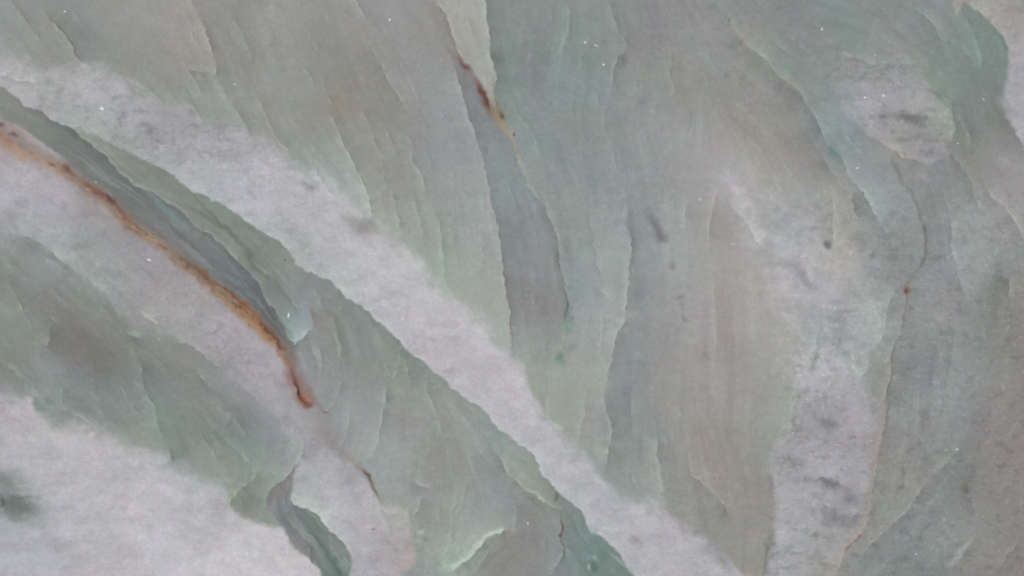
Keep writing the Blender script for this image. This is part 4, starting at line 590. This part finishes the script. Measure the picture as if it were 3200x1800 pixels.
ST([(60,440,16,.2),(160,498,18,.3),(260,556,20,.35),(330,610,20,.4),(400,672,20,.35),(480,738,18,.3),(560,790,20,.4),(640,850,22,.4),(720,915,18,.35),(790,975,18,.35),(860,1050,18,.35),(905,1110,20,.3)], (126,112,102), power=2)
ST([(200,515,5,0),(207,522,8,.8),(218,530,9,.8),(230,545,5,0)], (112,70,56), jag=.5)
ST([(265,560,6,.2),(300,592,9,.6,(124,84,70)),(320,608,10,.75,(112,68,60)),(345,625,8,.8,(98,52,46)),(365,645,8,.75,(112,72,60)),(385,668,8,.6,(124,86,72)),(410,690,7,.5,(134,96,74)),(440,715,7,.2)], (112,72,60), jag=.6)
ST([(380,700,6,0),(400,712,7,.5),(430,728,6,.5),(450,742,4,0)], (120,90,64), jag=.5); ST([(455,738,3,0),(470,742,5,.7),(490,756,5,.6),(510,768,3,0)], (172,150,116))
ST([(520,765,6,.2),(560,795,9,.5,(126,104,84)),(590,822,11,.7,(116,88,66)),(620,845,14,.8,(124,92,66)),(650,868,12,.7,(122,88,62)),(690,895,8,.6,(126,88,64)),(720,918,7,.75,(128,76,50)),(745,938,8,.8,(136,82,50)),(775,966,9,.8,(150,90,50)),(800,985,9,.7,(160,96,48)),(825,1012,7,.7,(128,80,46)),(850,1042,6,.7,(110,72,50)),(870,1070,5,.6,(104,70,56)),(890,1095,5,.1)], (126,88,62), jag=.55)
for (x, y, r) in ((340,617,4),(352,630,3),(706,902,4),(722,912,3),(818,1008,3),(828,1020,3),(836,1032,3.5),(866,1072,3.5),(874,1080,4),(880,1088,3),(856,1052,2.5),(790,990,2.5)): BLOB(x, y, r * 1.6, r, 45, (84,54,40), .5)
ST([(780,1010,5,0),(800,1018,5,.6),(815,1035,5,.6),(835,1058,4,.5),(870,1098,4,.0)], (180,142,100))
ST([(912,1150,6,.1),(919,1172,9,.5,(122,78,74)),(924,1195,7,.6,(112,64,58)),(929,1212,4,.8,(88,48,40)),(934,1228,4,.8,(80,42,34)),(941,1244,6,.7,(116,62,46)),(953,1262,10,.7,(126,70,54)),(968,1271,8,.5,(132,76,60)),(982,1272,4,0)], (110,50,40), jag=.4)
ST([(935,1150,14,.0),(950,1190,14,.4),(965,1220,12,.45),(985,1255,10,.45),(1005,1275,6,.5),(1018,1282,4,.3),(1025,1284,2,0)], (146,116,112)); ST([(952,1236,4,.2),(966,1252,5,.7),(972,1258,3,0)], (178,128,102)); BLOB(1015,1281,6,3,20,(150,90,76),.7)
BLOB(300,650,60,30,40,(136,126,124),.35); ST([(300,630,8,0),(318,645,9,.5),(342,670,7,.5),(350,678,4,0)], (164,154,156)); BLOB(4,390,9,8,20,(88,72,72),.8); BLOB(44,423,16,7,10,(92,78,78),.8); BLOB(38,440,24,18,20,(140,118,118),.4); BLOB(70,455,16,8,20,(124,104,98),.4)
ST([(965,1290,8,0),(985,1318,12,.4,(160,144,134)),(1010,1350,16,.4,(150,132,128)),(1040,1385,16,.4,(144,130,128)),(1075,1420,12,.35,(146,132,128)),(1100,1442,9,.4,(150,132,116)),(1130,1462,9,.5,(140,120,106)),(1150,1480,9,.5,(128,104,92)),(1164,1505,8,.5,(132,114,100)),(1175,1535,5,.55,(128,114,98)),(1190,1562,5,.5,(148,138,122)),(1215,1590,5,.2)], (144,128,122), power=2, jag=.4, mask=MR3)
ST([(1138,1465,3,.2),(1148,1477,5,.45),(1160,1496,4.5,.4),(1168,1520,4,.25),(1180,1550,3,.2),(1190,1568,1.5,0)], (92,58,46))
ST([(1398,150,5,0),(1408,162,6,.5,(126,112,108)),(1425,178,7,.6,(132,116,112)),(1440,190,8,.7,(134,98,94)),(1458,212,8,.8,(130,88,84)),(1472,232,6,.6,(146,120,116)),(1490,258,7,.7,(136,98,92)),(1502,285,10,.8,(124,78,72)),(1515,315,10,.85,(116,72,64)),(1527,340,11,.8,(130,98,78)),(1545,362,12,.7,(148,126,100)),(1565,380,13,.65,(158,134,108)),(1590,410,11,.6,(160,142,120)),(1606,440,8,.45,(156,146,126)),(1620,480,5,.2)], (130,90,80), power=2.2, jag=.45, mask=MR2)
ST([(1445,196,4,.3),(1455,208,6,.7),(1464,218,4,.3)], (112,70,68)); ST([(1494,268,4,.2),(1503,286,7,.65),(1514,306,7,.55),(1522,328,6,.55),(1530,340,4,.2)], (108,62,56), jag=.5); ST([(1540,290,4,0),(1548,310,7,.45),(1556,340,10,.5),(1568,365,9,.6),(1576,375,4,0)], (142,108,78)); BLOB(1566,358,6,9,-20,(112,80,54),.8); BLOB(1578,372,5,10,-10,(118,138,104),.6); BLOB(1545,270,5,22,-5,(114,124,104),.5); BLOB(1610,424,3,5,-20,(84,80,70),.8)
BLOB(889,811,3.5,3,0,(104,56,50),.9)
rs = np.random.RandomState(5); V_ = [(0,428),(104,493),(215,540),(300,602),(373,668),(456,733),(551,806),(646,885),(745,964),(825,1035),(891,1107),(918,1185)]
VS = smooth(V_)
for k in range(150):
    i = rs.randint(0, len(VS) - 2); f = rs.rand(); p = VS[i] * (1 - f) + VS[i + 1] * f; t = VS[i + 1] - VS[i]; t = t / np.hypot(*t); n = np.array([-t[1], t[0]])
    o = rs.normal(0, 8); L = rs.uniform(10, 42); q0 = p + n * o - t * L / 2; q2 = p + n * (o + rs.normal(0, 2)) + t * L / 2; q1 = (q0 + q2) / 2 + n * rs.normal(0, 2)
    c = [(118,82,62),(104,66,50),(168,138,106),(158,122,86),(134,98,72)][(0, 1, 4)[rs.randint(3)] if o < 1 else (2, 3, 4)[rs.randint(3)]]
    ST([(*q0, 1.5, 0), (*q1, rs.uniform(1.5, 4.2), rs.uniform(.3, .7)), (*q2, 1.2, 0)], c, flow=False)
# crystal glints painted into the colour as white spots, then random small specks
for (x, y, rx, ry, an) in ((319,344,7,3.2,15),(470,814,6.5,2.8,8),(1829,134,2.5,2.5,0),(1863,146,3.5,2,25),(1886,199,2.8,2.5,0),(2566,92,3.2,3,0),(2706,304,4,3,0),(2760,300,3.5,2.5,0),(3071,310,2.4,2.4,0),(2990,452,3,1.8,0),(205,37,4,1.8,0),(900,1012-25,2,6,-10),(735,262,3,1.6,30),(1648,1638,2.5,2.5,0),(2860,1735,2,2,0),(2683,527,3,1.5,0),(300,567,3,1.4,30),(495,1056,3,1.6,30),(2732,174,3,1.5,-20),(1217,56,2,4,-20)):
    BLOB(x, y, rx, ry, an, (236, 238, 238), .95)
for k in range(260):
    BLOB(rng.uniform(0, 3200), rng.uniform(0, 1800), rng.uniform(1.5, 3.2), rng.uniform(1.3, 2.2), rng.uniform(0, 90), (178, 180, 182) if k % 3 else (112, 104, 100), rng.uniform(.15, .4))
print('painted')

# ------------------------------------------------------------------ to albedo, to meshes
def bump_(x, y, rx, ry): return np.exp(-((WX - x) / rx) ** 2 - ((WY - y) / ry) ** 2)
IMG += (9 * bump_(2280, 950, 330, 520))[..., None] + (bump_(2250, 950, 420, 620))[..., None] * np.array([2.2, .2, -1.0]) + (5 * bump_(3150, 1150, 260, 620))[..., None]
lm = IMG.mean(-1, keepdims=True)
rusty = np.clip(MR + MR2, 0, 1)[..., None]
IMG = 140.5 + (lm - 140) * 1.26 + 5.0 * np.clip(Wm, 0, 1)[..., None] + (IMG - lm) * (0.82 + 0.14 * rusty) + (1 - rusty) * (1 - .7 * Wm[..., None]) * np.array([-1.2, .4, .8])
L_ = np.clip(IMG, 4, 250) / 255.0
lin = np.where(L_ <= 0.04045, L_ / 12.92, ((L_ + 0.055) / 1.055) ** 2.4)
ALB = np.clip((lin - 0.012) / GAIN, 0.01, 0.9)
VX = ((X0 - 1600) * PX).astype(np.float32); VY = (-(Y0 - 900) * PX).astype(np.float32)

def material():
    m = bpy.data.materials.new('polished_quartzite'); m.use_nodes = True; t = m.node_tree; N = t.nodes; K = t.links
    b = N['Principled BSDF']; at = N.new('ShaderNodeAttribute'); at.attribute_name = 'stone'
    tc = N.new('ShaderNodeTexCoord')
    n1 = N.new('ShaderNodeTexNoise'); n1.inputs['Scale'].default_value = 900; n1.inputs['Detail'].default_value = 4; n1.inputs['Roughness'].default_value = .7
    n2 = N.new('ShaderNodeTexNoise'); n2.inputs['Scale'].default_value = 260; n2.inputs['Detail'].default_value = 3
    K.new(tc.outputs['Object'], n1.inputs['Vector']); K.new(tc.outputs['Object'], n2.inputs['Vector'])
    def fac(n, lo, hi):
        r = N.new('ShaderNodeMapRange'); r.inputs['From Min'].default_value = .3; r.inputs['From Max'].default_value = .7
        r.inputs['To Min'].default_value = lo; r.inputs['To Max'].default_value = hi; K.new(n.outputs['Fac'], r.inputs['Value']); return r
    a, c = fac(n1, .945, 1.055), fac(n2, .965, 1.035)
    mu = N.new('ShaderNodeMath'); mu.operation = 'MULTIPLY'; K.new(a.outputs[0], mu.inputs[0]); K.new(c.outputs[0], mu.inputs[1])
    vm = N.new('ShaderNodeVectorMath'); vm.operation = 'SCALE'; K.new(at.outputs['Color'], vm.inputs[0]); K.new(mu.outputs[0], vm.inputs['Scale'])
    K.new(vm.outputs[0], b.inputs['Base Color'])
    b.inputs['Roughness'].default_value = .38; b.inputs['Specular IOR Level'].default_value = .35
    bp = N.new('ShaderNodeBump'); bp.inputs['Strength'].default_value = .06; bp.inputs['Distance'].default_value = .0005
    K.new(n2.outputs['Fac'], bp.inputs['Height']); K.new(bp.outputs[0], b.inputs['Normal'])
    return m
MAT = material()

region = np.zeros((NY - 1, NX - 1), np.int32)          # which mineral each little face belongs to
def face(M): return (M[:-1, :-1] + M[1:, 1:]) / 2
for idx, M in ((1, MW1), (2, MWL), (3, MWM), (4, MPR), (5, MOV), (6, MWR)): region[face(M) > .5] = idx
region[(face(MDB) > .5) & (region > 0)] = 0
region[face(polymask(LENS, 2)) > .5] = 0
region[face(MR) > .36] = 7; region[face(MR2) > .34] = 8; region[face(MR3) > .28] = 9

def cut(name, idx, parent):
    J, I = np.nonzero(region == idx)
    q = np.stack([J * NX + I, (J + 1) * NX + I, (J + 1) * NX + I + 1, J * NX + I + 1], 1)
    used, inv = np.unique(q.ravel(), return_inverse=True)
    me = bpy.data.meshes.new(name)
    co = np.stack([VX.ravel()[used], VY.ravel()[used], np.full(len(used), TOP, np.float32)], 1).astype(np.float32)
    col = ALB.reshape(-1, 3)[used]; nq = len(q)
    quads = inv.reshape(-1, 4)
    extra_v = extra_q = None
    if idx == 0:      # the slab's own mesh also carries its sawn sides and underside
        hx0, hx1, hy0, hy1 = VX.min(), VX.max(), VY.min(), VY.max(); n0 = len(used)
        box = np.array([(hx0, hy0, TOP), (hx1, hy0, TOP), (hx1, hy1, TOP), (hx0, hy1, TOP), (hx0, hy0, 0), (hx1, hy0, 0), (hx1, hy1, 0), (hx0, hy1, 0)], np.float32)
        bq = np.array([(0, 4, 5, 1), (1, 5, 6, 2), (2, 6, 7, 3), (3, 7, 4, 0), (7, 6, 5, 4)]) + n0
        co = np.vstack([co, box]); col = np.vstack([col, np.full((8, 3), .27)]); quads = np.vstack([quads, bq]); nq += 5
    me.vertices.add(len(co)); me.vertices.foreach_set('co', co.ravel())
    me.loops.add(nq * 4); me.loops.foreach_set('vertex_index', quads.astype(np.int32).ravel())
    me.polygons.add(nq); me.polygons.foreach_set('loop_start', np.arange(0, nq * 4, 4, dtype=np.int32))
    at = me.attributes.new('stone', 'FLOAT_COLOR', 'POINT')
    at.data.foreach_set('color', np.hstack([col, np.ones((len(col), 1))]).astype(np.float32).ravel())
    me.update(calc_edges=True); me.materials.append(MAT)
    o = bpy.data.objects.new(name, me); COL.objects.link(o)
    if parent: o.parent = parent
    return o
slab = cut('stone_slab', 0, None)
slab['label'] = 'polished grey-green stone slab with white diagonal bands and thin rusty veins'
slab['category'] = 'stone slab'; slab['kind'] = 'thing'
PARTS = [(1, 'quartz_band', 'broad white band crossing the whole slab diagonally'), (2, 'quartz_band', 'large pale area in the lower left corner'),
         (3, 'quartz_band', 'rounded white patch beside the grey leaf at the bottom'), (4, 'quartz_band', 'white patch with dark smudges at the lower right'),
         (5, 'quartz_band', 'lavender oval patch with a dark eye-shaped smudge'), (6, 'quartz_band', 'pale rounded corner at the upper right'),
         (7, 'rust_vein', 'long orange-brown vein running down from the left edge'), (8, 'rust_vein', 'short dark red vein near the top'),
         (9, 'rust_vein', 'faint brown vein continuing under the long one')]
for idx, nm, lb in PARTS:
    o = cut(nm, idx, slab); o['label'] = lb
print('done', NX, NY)
